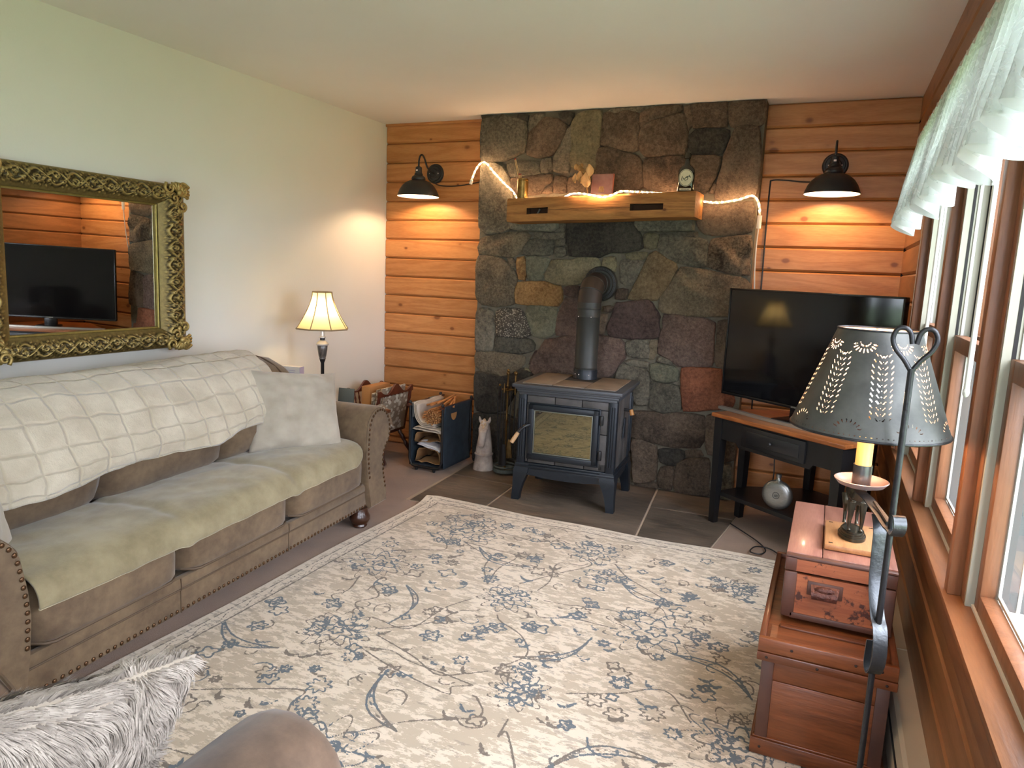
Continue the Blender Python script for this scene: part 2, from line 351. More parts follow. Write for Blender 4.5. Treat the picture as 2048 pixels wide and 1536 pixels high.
# ---- outdoors
m = N('lawn_grass'); m.bsdf(m.mix(m.noise(m.map(), 3, 5), lin((98, 118, 84)), lin((130, 150, 112))), .95); M['lawn'] = m.m
MB().box((2.0, -3, -.75), (60, 60, .1)).obj('lawn', M['lawn'], None, None)
l = bpy.data.objects['lawn']; l['kind'] = 'stuff'; l['label'] = 'green lawn outside the windows'
m = N('leaf'); v = m.map(); m.bsdf(m.mix(m.noise(v, 4, 6, .7), lin((34, 58, 50)), lin((84, 116, 100))), .8, 0, m.bump(m.noise(v, 9, 5), 1, .2)); M['leaf'] = m.m
M['bark'] = plain('tree_bark', (92, 76, 60), .9)
def tree(x, y, h, lab):
    t = thing('garden_tree', lab, 'tree', (x, y, -.695), 0, 'trees beyond the windows')
    MB().tube([(0, 0, .01), (.05, .02, h*.3), (0, 0, h*.6)], [.16, .12, .07], 8).obj('trunk', M['bark'], t)
    b = MB()
    for i in range(9):
        a = random.uniform(0, 6.28); rr = random.uniform(.2, h*.22); c = (rr*math.cos(a), rr*math.sin(a), h*random.uniform(.36, .85)); b2 = bmesh.new()
        bmesh.ops.create_icosphere(b2, subdivisions=3, radius=h*.2)
        for q in b2.verts: q.co *= 1+.35*fbm(q.co.x*2.2+i*7, q.co.y*2.2, q.co.z*2.2)
        b.merge(b2, T(*c))
    b.obj('foliage', M['leaf'], t, 180)
for x, y, h, lab in ((10.5, 3.2, 5.5, 'nearest bushy green tree on the lawn, straight out from the first window'), (16, 8.5, 7, 'tall green tree standing behind the nearer trees on the lawn'), (9.0, 9.6, 5, 'round green tree farther along the lawn past the nearest one'), (13.5, -3.2, 6, 'green tree outside the third window from the stove'), (11.0, -9.0, 5.5, 'green tree outside the end window behind the camera'), (8.5, 17.5, 6.5, 'farthest green tree at the edge of the lawn')):
    tree(x, y, h, lab)
hg = thing('evergreen_hedge', 'long dark blue-green hedge standing close outside the corner window', 'hedge', (5.25, 3.6, -.695))
def hedge(u, v):
    a = 2*math.pi*u; cx_, cz_ = .42*math.copysign(abs(math.cos(a))**.5, math.cos(a)), 1.55+1.5*math.copysign(abs(math.sin(a))**.5, math.sin(a)); y = -4.0+8.0*v; k = 1 if .01 < v < .99 else .3
    d = .16*fbm(cx_*3+y*2.1, cz_*2.6, y*1.7)+.05*nz(y*9, cz_*9, cx_*9); return (cx_*k*(1+d), y, max(.02, 1.55+(cz_-1.55)*k*(1+d*.4)))
MB().grid(hedge, 48, 120, cu=True).obj('foliage', M['leaf'], hg, 180)
# ================================================================ CHIMNEY
ch = thing('stone_chimney', 'grey and brown fieldstone chimney wall rising behind the wood stove', 'chimney', (1.8, 0, 0))
m = N('chimney_mortar'); m.bsdf(m.mix(m.noise(m.map(), 7, 5), lin((84, 80, 68)), lin((118, 110, 94))), .95, 0, m.bump(m.noise(m.map(), 60, 4), .7, .01)); M['mortar'] = m.m
def mg(u, v):
    x = .872+(2.722-.872)*u; z = .0+RH*v; return (x, -.136-.006*fbm(x*9, z*9), z)
b = MB(); b.grid(mg, 60, 72); b.box((1.797, -.062, RH/2), (1.848, .140, RH))
b.obj('mortar', M['mortar'], ch, 40, world=True)
def stone(name, c1, c2, sc=14, sp=None, bu=.9):
    m = N(name); v = m.map(off=True); a = m.noise(v, 3.5, 5, .6, .5); f = m.noise(v, sc*3.6, 6, .8); g2 = m.noise(v, sc*1.2, 4, .6)
    col = m.mix(m.mr(m.math('ADD', m.math('MULTIPLY', a, .40), m.math('MULTIPLY', f, .60)), .41, .60), lin(c1), lin(c2))
    oi = m.n('ObjectInfo'); hs = m.n('HueSaturation'); m.l(col, hs.inputs['Color']); m.l(m.mr(oi.outputs['Random'], 0, 1, .8, 1.15), hs.inputs['Value']); col = hs.outputs[0]
    if sp: col = m.mix(m.mr(m.vor(v, 90).outputs['Distance'], .25, .45, 1, 0), col, lin(sp))
    m.bsdf(col, .85, 0, m.bump(m.math('ADD', m.math('MULTIPLY', g2, .8), m.math('MULTIPLY', f, .7)), bu, .03), .3); return m.m
SM = dict(g=stone('stone_grey', (84, 80, 70), (146, 138, 120)), d=stone('stone_charcoal', (52, 49, 45), (92, 87, 78)), b=stone('stone_brown', (78, 66, 56), (130, 112, 94)),
          e=stone('stone_green_tan', (104, 98, 78), (156, 146, 116)), t=stone('stone_light_tan', (118, 104, 86), (190, 172, 142), 18, bu=1.5), o=stone('stone_ochre', (112, 80, 46), (172, 136, 88)), q=stone('stone_pale_green', (98, 98, 82), (146, 144, 122)),
          p=stone('stone_plum', (82, 66, 60), (128, 108, 96)), P=stone('stone_dark_plum', (62, 48, 46), (104, 86, 80)), s=stone('stone_speckled', (66, 60, 52), (110, 102, 90), sp=(176, 166, 148)),
          k=stone('stone_dark_grey', (70, 68, 60), (124, 118, 102)), r=stone('stone_rust', (96, 54, 38), (144, 92, 66)), v=stone('stone_rough_brown', (80, 66, 54), (184, 160, 132), 16, bu=1.4), c=stone('stone_brown_tan', (106, 88, 64), (160, 140, 108)), C=stone('stone_corbel', (88, 88, 78), (150, 146, 128)))
STONES = """g 879 2405 948 2416 1024 2427 1128 2400 1193 2381 1208 2291 1201 2216 1194 2193 1117 2162 1036 2140 925 2131 882 2129 874 2265
d 864 2432 944 2435 949 2416 876 2409
d 1138 2426 1215 2420 1210 2387 1166 2388 1134 2402
g 1237 2416 1328 2421 1324 2401 1294 2372 1254 2327 1226 2309 1223 2375
b 1334 2398 1428 2382 1492 2336 1477 2281 1437 2209 1403 2173 1342 2151 1268 2160 1216 2178 1219 2235 1232 2305 1300 2367
d 1426 2421 1532 2425 1525 2371 1503 2351 1448 2390
e 1540 2374 1568 2409 1631 2424 1719 2420 1716 2313 1711 2209 1709 2073 1603 2066 1538 2086 1532 2178 1529 2343
g 1507 2324 1521 2339 1527 2151 1520 2051 1476 2055 1417 2063 1417 2149 1441 2186 1462 2227 1497 2285
b 1744 2410 1727 2339 1721 2218 1791 2209 1859 2186 1926 2170 1975 2180 1969 2293 1962 2396 1877 2413 1807 2402
g 1754 2413 1847 2439 1973 2437 2065 2440 2066 2423 1976 2404 1876 2420
b 1981 2399 2071 2420 2227 2431 2229 2402 2209 2381 2098 2359 2040 2340 1986 2320 1979 2349
b 1989 2309 2050 2333 2103 2354 2218 2374 2247 2377 2262 2323 2279 2212 2271 2147 2200 2137 2100 2141 2029 2139 2004 2168 1988 2200 1985 2257
b 2289 2428 2494 2436 2506 2300 2411 2306 2347 2303 2313 2296 2304 2355
b 2250 2426 2271 2429 2300 2347 2284 2271 2270 2323 2254 2379
d 2323 2280 2391 2290 2521 2272 2522 2233 2487 2143 2412 2140 2325 2134 2303 2189 2288 2211 2285 2241
b 2515 2437 2704 2437 2715 2405 2710 2303 2689 2293 2536 2295 2514 2345
b 2563 2287 2685 2286 2704 2172 2714 2106 2714 2014 2708 1892 2563 1871 2473 1876 2483 1907 2485 1967 2507 2060 2510 2124 2533 2182
b 2026 2117 2201 2125 2326 2125 2487 2122 2476 2048 2436 1950 2415 1920 2371 1896 2118 1901 2035 1950 2025 2017
b 2463 1967 2479 1967 2476 1911 2433 1913
b 1716 2193 1792 2191 1865 2166 1937 2146 1976 2134 1995 2106 2017 2017 2026 1950 1858 1921 1720 1926 1715 2059
g 884 2115 982 2120 1038 2094 1073 2048 1098 1980 1112 1907 1110 1755 1128 1738 1125 1682 1056 1656 927 1646 880 1686 877 1841
g 1076 2110 1184 2120 1238 2118 1317 2112 1321 2050 1188 2029 1096 2030 1078 2067
g 1327 2135 1389 2138 1402 2079 1398 2054 1331 2050
b 1105 2011 1242 2026 1400 2037 1415 1995 1352 1953 1327 1917 1120 1912
b 1429 2025 1507 2014 1507 1923 1426 1924
b 1525 2010 1596 2013 1682 1989 1691 1920 1525 1923
b 1412 1988 1415 1924 1340 1919
C 1125 1742 1415 1750 1465 1741 1465 1689 1424 1675 1286 1673 1172 1675 1127 1684
g 1474 1739 1509 1737 1512 1666 1435 1665 1470 1689
g 1295 1650 1516 1652 1514 1633 1421 1622 1347 1620 1296 1636
t 897 1609 1002 1626 1068 1642 1195 1653 1269 1640 1238 1598 1176 1520 1136 1494 1024 1501 883 1512 870 1545
k 1265 1606 1432 1607 1429 1517 1212 1510 1224 1548
g 1456 1614 1518 1620 1520 1583 1458 1576
g 1452 1559 1521 1563 1534 1510 1462 1503
d 1532 1739 1543 1632 1555 1511 1665 1514 1766 1512 1833 1547 1934 1548 2045 1573 2024 1657 1995 1684 1987 1760 1721 1752
t 879 1482 962 1483 1056 1470 1102 1428 1154 1385 1171 1348 1162 1212 1156 1165 1021 1147 919 1157 875 1183 872 1264 868 1454
t 1097 1483 1145 1477 1160 1418 1139 1415 1116 1439
o 1172 1480 1227 1487 1239 1338 1201 1337 1187 1389
q 1248 1492 1415 1483 1407 1446 1372 1391 1358 1343 1266 1345 1253 1391
e 1437 1474 1586 1472 1635 1499 1744 1497 1772 1448 1712 1413 1645 1336 1574 1318 1463 1323 1391 1345 1388 1386
e 1799 1499 1868 1505 1876 1417 1816 1429 1787 1449
o 1191 1311 1373 1324 1454 1303 1502 1300 1517 1212 1487 1173 1369 1177 1180 1174 1176 1278
p 1531 1297 1636 1307 1620 1235 1599 1246 1538 1247
p 1545 1226 1630 1233 1665 985 1490 975 1503 1122 1523 1153
q 1270 1156 1392 1163 1488 1154 1489 1097 1468 978 1381 947 1315 965 1286 1044 1261 1108
s 1037 1107 1101 1126 1205 1127 1228 1111 1264 1042 1295 963 1238 941 1043 941
g 879 1113 959 1118 1008 1098 1017 1016 1010 911 1007 833 877 825 876 1006
k 1038 926 1183 927 1308 921 1330 890 1328 861 1238 828 1036 832 1028 892
t 878 798 988 807 1264 802 1258 760 1204 701 1098 654 934 676 881 711
d 883 658 935 660 1093 638 1194 674 1248 718 1291 704 1336 683 1208 626 1208 575 1126 413 1019 379 906 382 887 499
e 1273 723 1331 686 1254 669
p 1417 929 1541 954 1562 967 1717 982 1869 981 1940 977 1959 952 1976 857 1946 823 1887 727 1784 718 1341 693 1306 729 1337 793 1380 866
p 1345 849 1366 856 1324 769 1300 751
b 1819 1180 1888 1191 1856 1151 1810 1156
b 1792 1135 1842 1134 1817 1004 1790 997
P 1903 1214 1928 1206 2111 1240 2161 1170 2187 1139 2171 1105 2197 1011 2023 993 1865 996 1849 1041 1879 1124
b 1902 1299 1965 1302 1955 1245 1891 1242
c 2100 1533 2125 1548 2170 1528 2257 1477 2273 1454 2241 1390 2205 1312 2177 1273 2158 1251 2096 1253 1974 1246 2003 1304 2010 1320 2060 1433
t 2300 1455 2456 1439 2690 1395 2711 1365 2714 1353 2706 1180 2599 1176 2422 1165 2208 1175 2183 1190 2192 1260 2240 1334
p 2219 1153 2310 1149 2460 1145 2531 1122 2529 1033 2535 857 2333 839 2301 866 2233 896 2194 909 2207 1042 2225 1071 2217 1122
b 2556 1133 2709 1152 2734 864 2566 860 2555 930 2563 999
g 1984 957 2038 980 2118 976 2135 873 1999 876 1981 920
t 2142 983 2189 987 2179 922 2162 866 2144 864
g 1972 835 2047 846 2138 835 2135 811 2015 813
g 1954 809 2016 805 2119 790 2138 766 2148 697 2150 622 2148 566 2081 558 2046 640 2088 714 2035 720 1925 723
q 2157 832 2254 831 2302 825 2329 803 2329 744 2257 727 2171 738 2156 787
g 2192 878 2251 874 2297 856 2286 844 2189 857
r 2356 822 2449 831 2601 831 2587 825 2629 674 2630 599 2388 553 2367 685
r 2636 690 2682 684 2687 615 2638 615
k 2161 710 2255 711 2337 702 2353 644 2365 557 2257 526 2167 545
b 2046 504 2099 508 2201 514 2281 512 2348 526 2511 528 2525 493 2524 376 2500 326 2330 309 2117 338 2060 340
b 2065 319 2127 322 2226 288 2235 75 2164 40 2096 32
d 2250 274 2403 284 2412 247 2359 189 2267 193
b 2420 286 2513 299 2532 277 2428 256
b 2270 152 2349 176 2349 102 2339 20 2271 27 2254 57
b 2376 198 2448 244 2564 255 2588 24 2379 3 2363 63
b 2538 537 2693 570 2705 437 2609 436 2610 288 2561 289 2549 336 2536 494
b 2612 427 2710 418 2717 278 2632 253
g 2623 224 2704 241 2719 75 2593 30 2599 188
b 2103 18 2243 46 2257 13 2111 -6
d 886 348 1019 364 1139 368 1215 346 1242 69 1121 54 1055 114 1055 42 894 -6
b 1226 422 1270 427 1286 76 1245 69
C 1994 1760 2334 1773 2350 1766 2356 1685 2329 1688 2023 1681 1996 1712
b 2384 1812 2437 1829 2566 1834 2691 1858 2702 1796 2702 1687 2623 1673 2516 1663 2431 1670 2398 1690 2376 1751
e 2054 1656 2142 1657 2136 1575 2059 1574
g 2161 1657 2274 1650 2365 1634 2439 1622 2451 1467 2318 1485 2213 1509 2148 1573
v 2474 1627 2698 1657 2705 1582 2700 1495 2714 1428 2661 1431 2556 1449 2464 1472 2463 1541
g 2229 1671 2382 1667 2384 1648 2284 1658
e 1938 1524 2076 1542 2073 1510 1996 1494 1944 1513
g 1910 1484 2056 1484 2050 1435 1999 1338 1951 1331 1921 1353"""
for line in STONES.split('\n'):
    t = line.split(); P = np.array([float(q)/1000 for q in t[1:]]).reshape(-1, 2)
    # subdivide + round the outline, with a little irregularity
    Q = []
    for i in range(len(P)):
        a, c = P[i], P[(i+1) % len(P)]; L = np.linalg.norm(c-a); k = max(1, int(L/.028))
        for j in range(k): Q.append(a+(c-a)*j/k)
    Q = np.array(Q); Q = .12*np.roll(Q, 1, 0)+.76*Q+.12*np.roll(Q, -1, 0); sg = np.sum(Q[:, 0]*np.roll(Q[:, 1], -1)-Q[:, 1]*np.roll(Q[:, 0], -1))
    tg = np.roll(Q, -1, 0)-np.roll(Q, 1, 0); tg /= np.linalg.norm(tg, axis=1, keepdims=True)+1e-9; Q = Q+np.stack([tg[:, 1], -tg[:, 0]], 1)*(.011 if sg > 0 else -.011)
    cc = Q.mean(0); seed = random.uniform(0, 99)
    Q = np.array([q+.004*np.array((nz(q[0]*30+seed, q[1]*30), nz(q[0]*30, q[1]*30+seed))) for q in Q])
    Q[:, 1] = np.clip(Q[:, 1], .002, RH-.002)
    size = math.sqrt(abs(np.sum(Q[:, 0]*np.roll(Q[:, 1], -1)-Q[:, 1]*np.roll(Q[:, 0], -1)))/2)
    pr = (.034 if t[0] == 'C' else .0) + random.uniform(.012, .026) + (.008 if size > .25 else 0)
    rough = {'t': .016, 'v': .024, 'p': .014, 'P': .009}.get(t[0], .011)
    def ring(f, y, rg=1.0):
        o = []
        for q in Q:
            d = q-cc; L = np.linalg.norm(d)+1e-6; w = cc+d*max(0.0, 1-f/L) if f < .9 else cc+d*(1-(f-1)); o.append((w[0], y-rough*rg*fbm(w[0]*11+seed, w[1]*11), w[1]))
        return o
    Rg = [ring(-.004, -.105, 0), ring(-.002, -.137-pr*.35, .3), ring(.002, -.137-pr*.8, .7), ring(.009, -.137-pr-.001), ring(1.35, -.137-pr-.004), ring(1.65, -.137-pr-.006), ring(1.9, -.137-pr-.006)]
    MB().rings(Rg).obj('stone', SM[t[0]], ch, 38, world=True)
# ================================================================ MANTEL AND WHAT STANDS ON IT
FX = -.165                                               # face of the chimney
M['bulb_rope'] = emitter('rope_bulb_glow', (1.0, .62, .34), K_ROPE)
mt = thing('mantel_beam', 'thick hewn timber mantel beam with two mortise slots across the stone chimney', 'mantel', (1.81, -.30, 1.80)); tilt = .034
def zc(x): return 1.80+(x-1.81)*tilt
# beam as slices along x so that the hand-hewn faces waver; two mortises are cut as recessed pockets
XS = sorted(set([1.205+i*.03 for i in range(41)]+[1.345, 1.49, 2.02, 2.22])); XS = [x for x in XS if x <= 2.41]
def sec(x, e=0):
    q = [(-.145, -.072), (-.30, -.074), (-.402, -.073), (-.412, -.06), (-.414, -.028), (-.413, .010), (-.413, .06), (-.402, .074), (-.30, .076), (-.145, .076)]
    return [(x, y-.004*fbm(x*6, y*20, z*20), zc(x)+z+.003*fbm(x*5+9, y*9, z*30)) for y, z in q]
b = MB(); RR = [sec(x) for x in XS]; n = 10; V = [p for r in RR for p in r]; F = []
for i in range(len(XS)-1):
    xm = (XS[i]+XS[i+1])/2
    for j in range(n):
        if j == 4 and (1.345 < xm < 1.49 or 2.02 < xm < 2.22): continue
        F.append((i*n+j, i*n+(j+1) % n, (i+1)*n+(j+1) % n, (i+1)*n+j))
F += [tuple(range(n))[::-1], tuple(range((len(XS)-1)*n, len(XS)*n))]
b.add(V, F); b.obj('beam', M['beam'], mt, 40, world=True)
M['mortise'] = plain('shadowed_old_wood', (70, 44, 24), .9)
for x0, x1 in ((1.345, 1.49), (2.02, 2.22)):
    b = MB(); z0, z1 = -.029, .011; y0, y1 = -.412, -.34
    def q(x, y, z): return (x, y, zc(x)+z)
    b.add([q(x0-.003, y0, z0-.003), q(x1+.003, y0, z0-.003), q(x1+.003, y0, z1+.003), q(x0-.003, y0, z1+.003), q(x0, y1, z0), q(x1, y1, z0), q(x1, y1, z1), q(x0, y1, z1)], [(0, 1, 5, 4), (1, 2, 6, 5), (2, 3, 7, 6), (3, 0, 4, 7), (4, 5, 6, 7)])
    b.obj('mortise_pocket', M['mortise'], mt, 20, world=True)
b = MB(); b.tube([(x, -.4165-.004*fbm(x*6, -.41*20, 0), zc(x)-.006+.006*fbm(x*5, 3)) for x in np.linspace(1.49, 2.02, 24)], [.0012]*24, 5)
b.obj('drying_crack', M['mortise'], mt, world=True)
M['sliver'] = plain('grey_stone_chip', (120, 116, 104), .8)
MB().tube([(1.395, -.355, zc(1.4)-.027), (1.415, -.36, zc(1.4)+.006)], .006, 5).obj('wedge', M['sliver'], mt, world=True)
def mz(x): return zc(x)+.0765
# match holder
M['brass_tube'] = plain('dull_brass', (176, 142, 82), .3, .9, c2=(120, 94, 50), vs=30)
th = thing('match_holder', 'tall round brass match holder at the left end of the mantel', 'match holder', (1.262, -.30, mz(1.262)+.004))
b = MB(); b.lathe([(.001, .0), (.036, .0), (.036, .128), (.033, .128), (.033, .004), (.001, .004)], n=28); b.obj('tube', M['brass_tube'], th)
for z in (.012, .118): MB().lathe([(.036, z-.004), (.0385, z-.002), (.0385, z+.002), (.036, z+.004)], n=28, caps=False).obj('band', M['brass_tube'], th)
M['match'] = plain('match_stick', (206, 178, 130), .8); M['mhead'] = plain('match_head', (140, 46, 40), .8)
for i in range(7):
    a = 6.28*i/7; th2 = tag(MB().tube([(1.262+.02*math.cos(a), -.30+.02*math.sin(a), mz(1.262)+.012), (1.262-.018+.010*math.cos(a)-.052*(i < 3), -.30+.014*math.sin(a), mz(1.262)+.16+.10*(i < 3))], .0022, 6).obj('long_match', M['match'], None), 'long wooden match standing in the brass holder on the mantel', 'match', 'long matches in the brass holder')
    e = (1.262-.018+.010*math.cos(a)-.052*(i < 3), -.30+.014*math.sin(a), mz(1.262)+.16+.10*(i < 3)); MB().ball(e, .0032, (1, 1, 2), 8).obj('match_head', M['mhead'], th2)
# dried seed-head sprig leaning on the stone
M['dried'] = plain('dried_plant', (190, 158, 104), .9, c2=(128, 94, 52), vs=30); M['dried2'] = plain('dried_leaf', (200, 172, 128), .85, c2=(160, 126, 80), vs=14)
th = thing('dried_sprig', 'dried brown leaf and seed-head sprig standing upright on the mantel', 'dried plant', (1.66, -.27, mz(1.66)+.003))
P = [(.045, 0, 0), (.03, .01, .06), (0, .03, .13), (-.045, .04, .20)]
MB().tube(spline(P, 4), [.004]*13, 6).obj('stem', M['dried'], th)
b = MB()
for i in range(6): a = i*1.0; b.tube([(.045, 0, .012), (.045+.05*math.cos(a), .03*math.sin(a)-.02, .002+.02*(i % 2))], [.003, .001], 5)
b.obj('root', M['dried'], th)
for i in range(16):
    t = random.uniform(.45, 1.0); k = int(t*3-.001); p = Vector(P[k]).lerp(Vector(P[k+1]), t*3-k); MB().ball((p.x+random.uniform(-.03, .025), p.y+random.uniform(-.045, .01), p.z+random.uniform(-.01, .035)), random.uniform(.008, .017), (1, .8, 1.3), 8).obj('seed_head', M['dried'], th)
for i, (dx, dz, sz) in enumerate(((.05, .16, .05), (.035, .10, .06), (.0, .12, .045), (-.03, .11, .04), (.06, .08, .04))):
    b = MB(); b.grid(lambda u, v: (dx+(u-.5)*sz*math.sin(math.pi*min(.98, v+.02)), -.02-.02*math.sin(u*5+i)-.01*i, dz-sz*.7+v*sz*1.5), 5, 7); b.obj('leaf', M['dried2'], th, 180)
# small picture block with a golden tree
M['tile_face'] = plain('purple_brown_glass', (112, 78, 78), .25, c2=(150, 112, 104), vs=10, coat=.5); M['gold'] = plain('gold_leaf', (216, 184, 104), .4, .5, c2=(164, 128, 62), vs=60)
th = thing('picture_tile', 'small square picture tile with a golden round tree on the mantel', 'picture', (1.795, -.285, mz(1.795)+.003), R(-4))
MB().box((0, 0, .068), (.140, .018, .135), .003, Rx(R(-6))).obj('tile', M['tile_face'], th)
b = MB()
for i in range(46):
    r = .034*math.sqrt(random.random()); a = random.random()*6.28; b.ball((r*1.15*math.cos(a), -.0105+.0072, .083+r*math.sin(a)*.85), .0062, (1, .25, 1), 6, Rx(R(-6)))
b.obj('tree_crown', M['gold'], th, kind='stuff')
b = MB()
for i in range(7): b.tube([((i-3)*.006, -.0095, .024), ((i-3)*.004, -.0095, .058)], .0011, 5, Rx(R(-6)))
b.obj('tree_trunk', M['gold'], th, kind='stuff')
MB().box((0, 0, .068), (.146, .012, .141), .002, Rx(R(-6)) @ T(0, .006, 0)).obj('edge', plain('tile_edge', (150, 84, 66), .4), th)
# bottle with oval label
M['bottle'] = plain('dark_green_bottle', (22, 30, 24), .12, spec=.6, coat=.6); M['label'] = plain('cream_label', (222, 214, 184), .6, c2=(206, 196, 160), vs=20); M['ink'] = plain('green_black_ink', (46, 52, 40), .7)
th = thing('liquor_bottle', 'dark flat bottle with an oval cream label at the right end of the mantel', 'bottle', (2.318, -.285, mz(2.318)+.003), R(6))
R0 = []
for z, w, d in ((0, .045, .022), (.004, .049, .026), (.11, .049, .026), (.132, .046, .025), (.148, .034, .021), (.156, .022, .017), (.166, .016, .015), (.196, .0155, .0155)):
    R0.append([(w*math.copysign(abs(math.cos(a))**.7, math.cos(a)), d*math.copysign(abs(math.sin(a))**.7, math.sin(a)), z) for a in np.linspace(0, 2*math.pi, 28, endpoint=False)])
MB().rings(R0).obj('glass_body', M['bottle'], th, 50)
MB().lathe([(.0175, .194), (.020, .197), (.020, .222), (.016, .228), (.001, .229)], n=20).obj('stopper', M['bottle'], th)
def disc(rx, rz, y, z0, n=32): return [[(rx*math.cos(2*math.pi*i/n), y, z0+rz*math.sin(2*math.pi*i/n)) for i in range(n)], [(rx*math.cos(2*math.pi*i/n), y-.0008, z0+rz*math.sin(2*math.pi*i/n)) for i in range(n)]]
lb = MB().rings(disc(.042, .050, -.0262, .083)).obj('label', M['label'], th, 20)
MB().rings(disc(.0395, .047, -.0270, .083)).obj('label_ring', M['ink'], lb, 20); MB().rings(disc(.037, .0445, -.0278, .083)).obj('label_field', M['label'], lb, 20)
b = MB()
for P in ([(-.025, .070), (-.021, .092), (-.013, .076), (-.004, .080), (.004, .088), (.016, .092), (.022, .088), (.029, .086)], [(-.013, .076), (-.003, .068), (.008, .072), (.012, .086)], [(.012, .090), (.006, .084), (.001, .088), (-.002, .083)], [(.016, .092), (.022, .100)], [(-.024, .066), (-.020, .068)]):
    b.tube([(x, -.0288, z) for x, z in P], .0021, 5)
b.obj('label_drawing', M['ink'], lb)
MB().box((0, -.0262, .017), (.068, .0016, .013)).obj('lower_label', M['label'], th)
b = MB()
for i in range(7): b.box((-.02+i*.0066, -.0274, .017), (.004, .0008, .004))
b.obj('lower_print', M['ink'], th, kind='stuff')
# rope light
rp = thing('rope_light', 'clear rope light with warm glowing bulbs draped along the mantel and stone', 'rope light', (1.2, FX, 1.95))
P1 = [(.832, -.20, 2.003), (.861, -.21, 2.06), (.902, -.212, 2.109), (.944, -.212, 2.111), (1.003, -.21, 2.05), (1.081, -.208, 1.977), (1.146, -.205, 1.925), (1.20, -.20, mz(1.2)+.012), (1.30, -.197, mz(1.3)+.012), (1.42, -.20, mz(1.42)+.01), (1.53, -.25, mz(1.53)+.01), (1.635, -.40, mz(1.635)+.010), (1.70, -.425, mz(1.7)+.008), (1.79, -.432, mz(1.79)-.008), (1.853, -.432, mz(1.853)-.020), (1.908, -.43, mz(1.908)-.010), (1.963, -.42, mz(1.963)+.010), (2.05, -.36, mz(2.05)+.010), (2.16, -.25, mz(2.16)+.010), (2.28, -.21, mz(2.28)+.01), (2.39, -.206, mz(2.39)-.03), (2.40, -.21, 1.857), (2.454, -.21, 1.848), (2.527, -.21, 1.848), (2.626, -.21, 1.865), (2.69, -.212, 1.885), (2.722, -.205, 1.866), (2.738, -.19, 1.825), (2.744, -.18, 1.775)]
m = N('rope_sleeve'); t_ = m.n('BsdfTransparent'); t_.inputs[0].default_value = (1, .95, .9, 1); m.mixs(.35, t_.outputs[0], m.bsdf((.8, .72, .62, 1), .3, out=False)); M['sleeve'] = m.m
SP = spline(P1, 8); MB().tube(SP, .0065, 8).obj('sleeve', M['sleeve'], rp, world=True)
acc = 0; nxt = .02; bulb0 = None
for i in range(1, len(SP)):
    d = (SP[i]-SP[i-1]).length
    while acc+d >= nxt:
        p = SP[i-1].lerp(SP[i], (nxt-acc)/d)-Vector(rp.location)
        if bulb0 is None: bulb0 = MB().ball((0, 0, 0), .0034, (1, 1, 1), 8).obj('bulb', M['bulb_rope'], rp, 180); bulb0.location = p
        else: again(bulb0, 'bulb', rp, p)
        nxt += .0345
    acc += d
M['plug'] = plain('white_plastic', (226, 218, 206), .5)
MB().tube([(.822, -.198, 1.975), (.832, -.20, 2.003)], .011, 10).obj('end_cap', M['plug'], rp, world=True)
MB().tube([(2.745, -.178, 1.775), (2.744, -.175, 1.70)], .013, 8).obj('plug', M['plug'], rp, world=True)
MB().tube(spline([(2.744, -.175, 1.70), (2.740, -.17, 1.60), (2.742, -.15, 1.45), (2.748, -.12, 1.33), (2.755, -.05, 1.1)], 6), .004, 6).obj('cord', M['plug'], rp, world=True)
# ================================================================ WALL SCONCES
m = N('sconce_paint'); m.bsdf(lin((36, 36, 37)), .42, 0, m.bump(m.noise(m.map(), 260, 2), .25, .002), .45); M['sconce'] = m.m
M['reflector'] = plain('white_enamel', (232, 214, 208), .4); M['bulb_sconce'] = emitter('sconce_bulb_glow', (1.0, .66, .38), K_SCONCE)
def sconce(x, lab):
    t = thing('wall_sconce', lab, 'wall lamp', (x, -.012, 2.075), 0, 'black barn wall lamps')
    RY = Rx(R(90))
    MB().lathe([(.001, .028), (.03, .028), (.036, .022), (.052, .020), (.056, .013), (.064, .012), (.070, .004), (.072, 0), (.001, 0)], n=32, M=RY).obj('backplate', M['sconce'], t)
    for s in (-1, 1): MB().ball((s*.036, -.023, 0), .0042, n=8).obj('screw', M['reflector'], t)
    MB().tube(spline([(0, -.02, 0), (0, -.07, .004), (0, -.12, .035), (0, -.155, .082), (0, -.185, .104), (0, -.215, .095), (0, -.230, .06), (0, -.232, .02)], 5), .0062, 10).obj('gooseneck', M['sconce'], t)
    o = (0, -.232, -2.075)
    MB().lathe([(.001, 2.095), (.012, 2.095), (.022, 2.088), (.024, 2.05), (.028, 2.046), (.030, 2.036), (.026, 2.032), (.001, 2.03)], o, 24).obj('socket_cap', M['sconce'], t)
    MB().box((0, o[1]-.0235, 2.066+o[2]), (.014, .004, .010)).obj('switch', M['reflector'], t)
    sh = MB().lathe([(.026, 2.034), (.034, 2.032), (.046, 2.022), (.050, 2.008), (.046, 2.000), (.060, 1.996), (.086, 1.984), (.112, 1.962), (.131, 1.934), (.143, 1.904), (.148, 1.889), (.146, 1.887), (.1415, 1.903), (.1295, 1.932), (.110, 1.960), (.085, 1.981), (.040, 1.990)], o, 40, caps=False).obj('shade', M['sconce'], t, 50)
    MB().lathe([(.1455, 1.8868), (.1405, 1.903), (.1285, 1.931), (.109, 1.9585), (.084, 1.9795), (.030, 1.988), (.001, 1.989)], o, 40, caps=False).obj('reflector', M['reflector'], sh, 180)
    MB().ball((0, o[1], 1.956+o[2]), .028, n=16).obj('light_bulb', M['bulb_sconce'], t, 180)
    return t
sconce(.43, 'black barn wall lamp left of the chimney'); sconce(3.122, 'black barn wall lamp on the logs above the television')
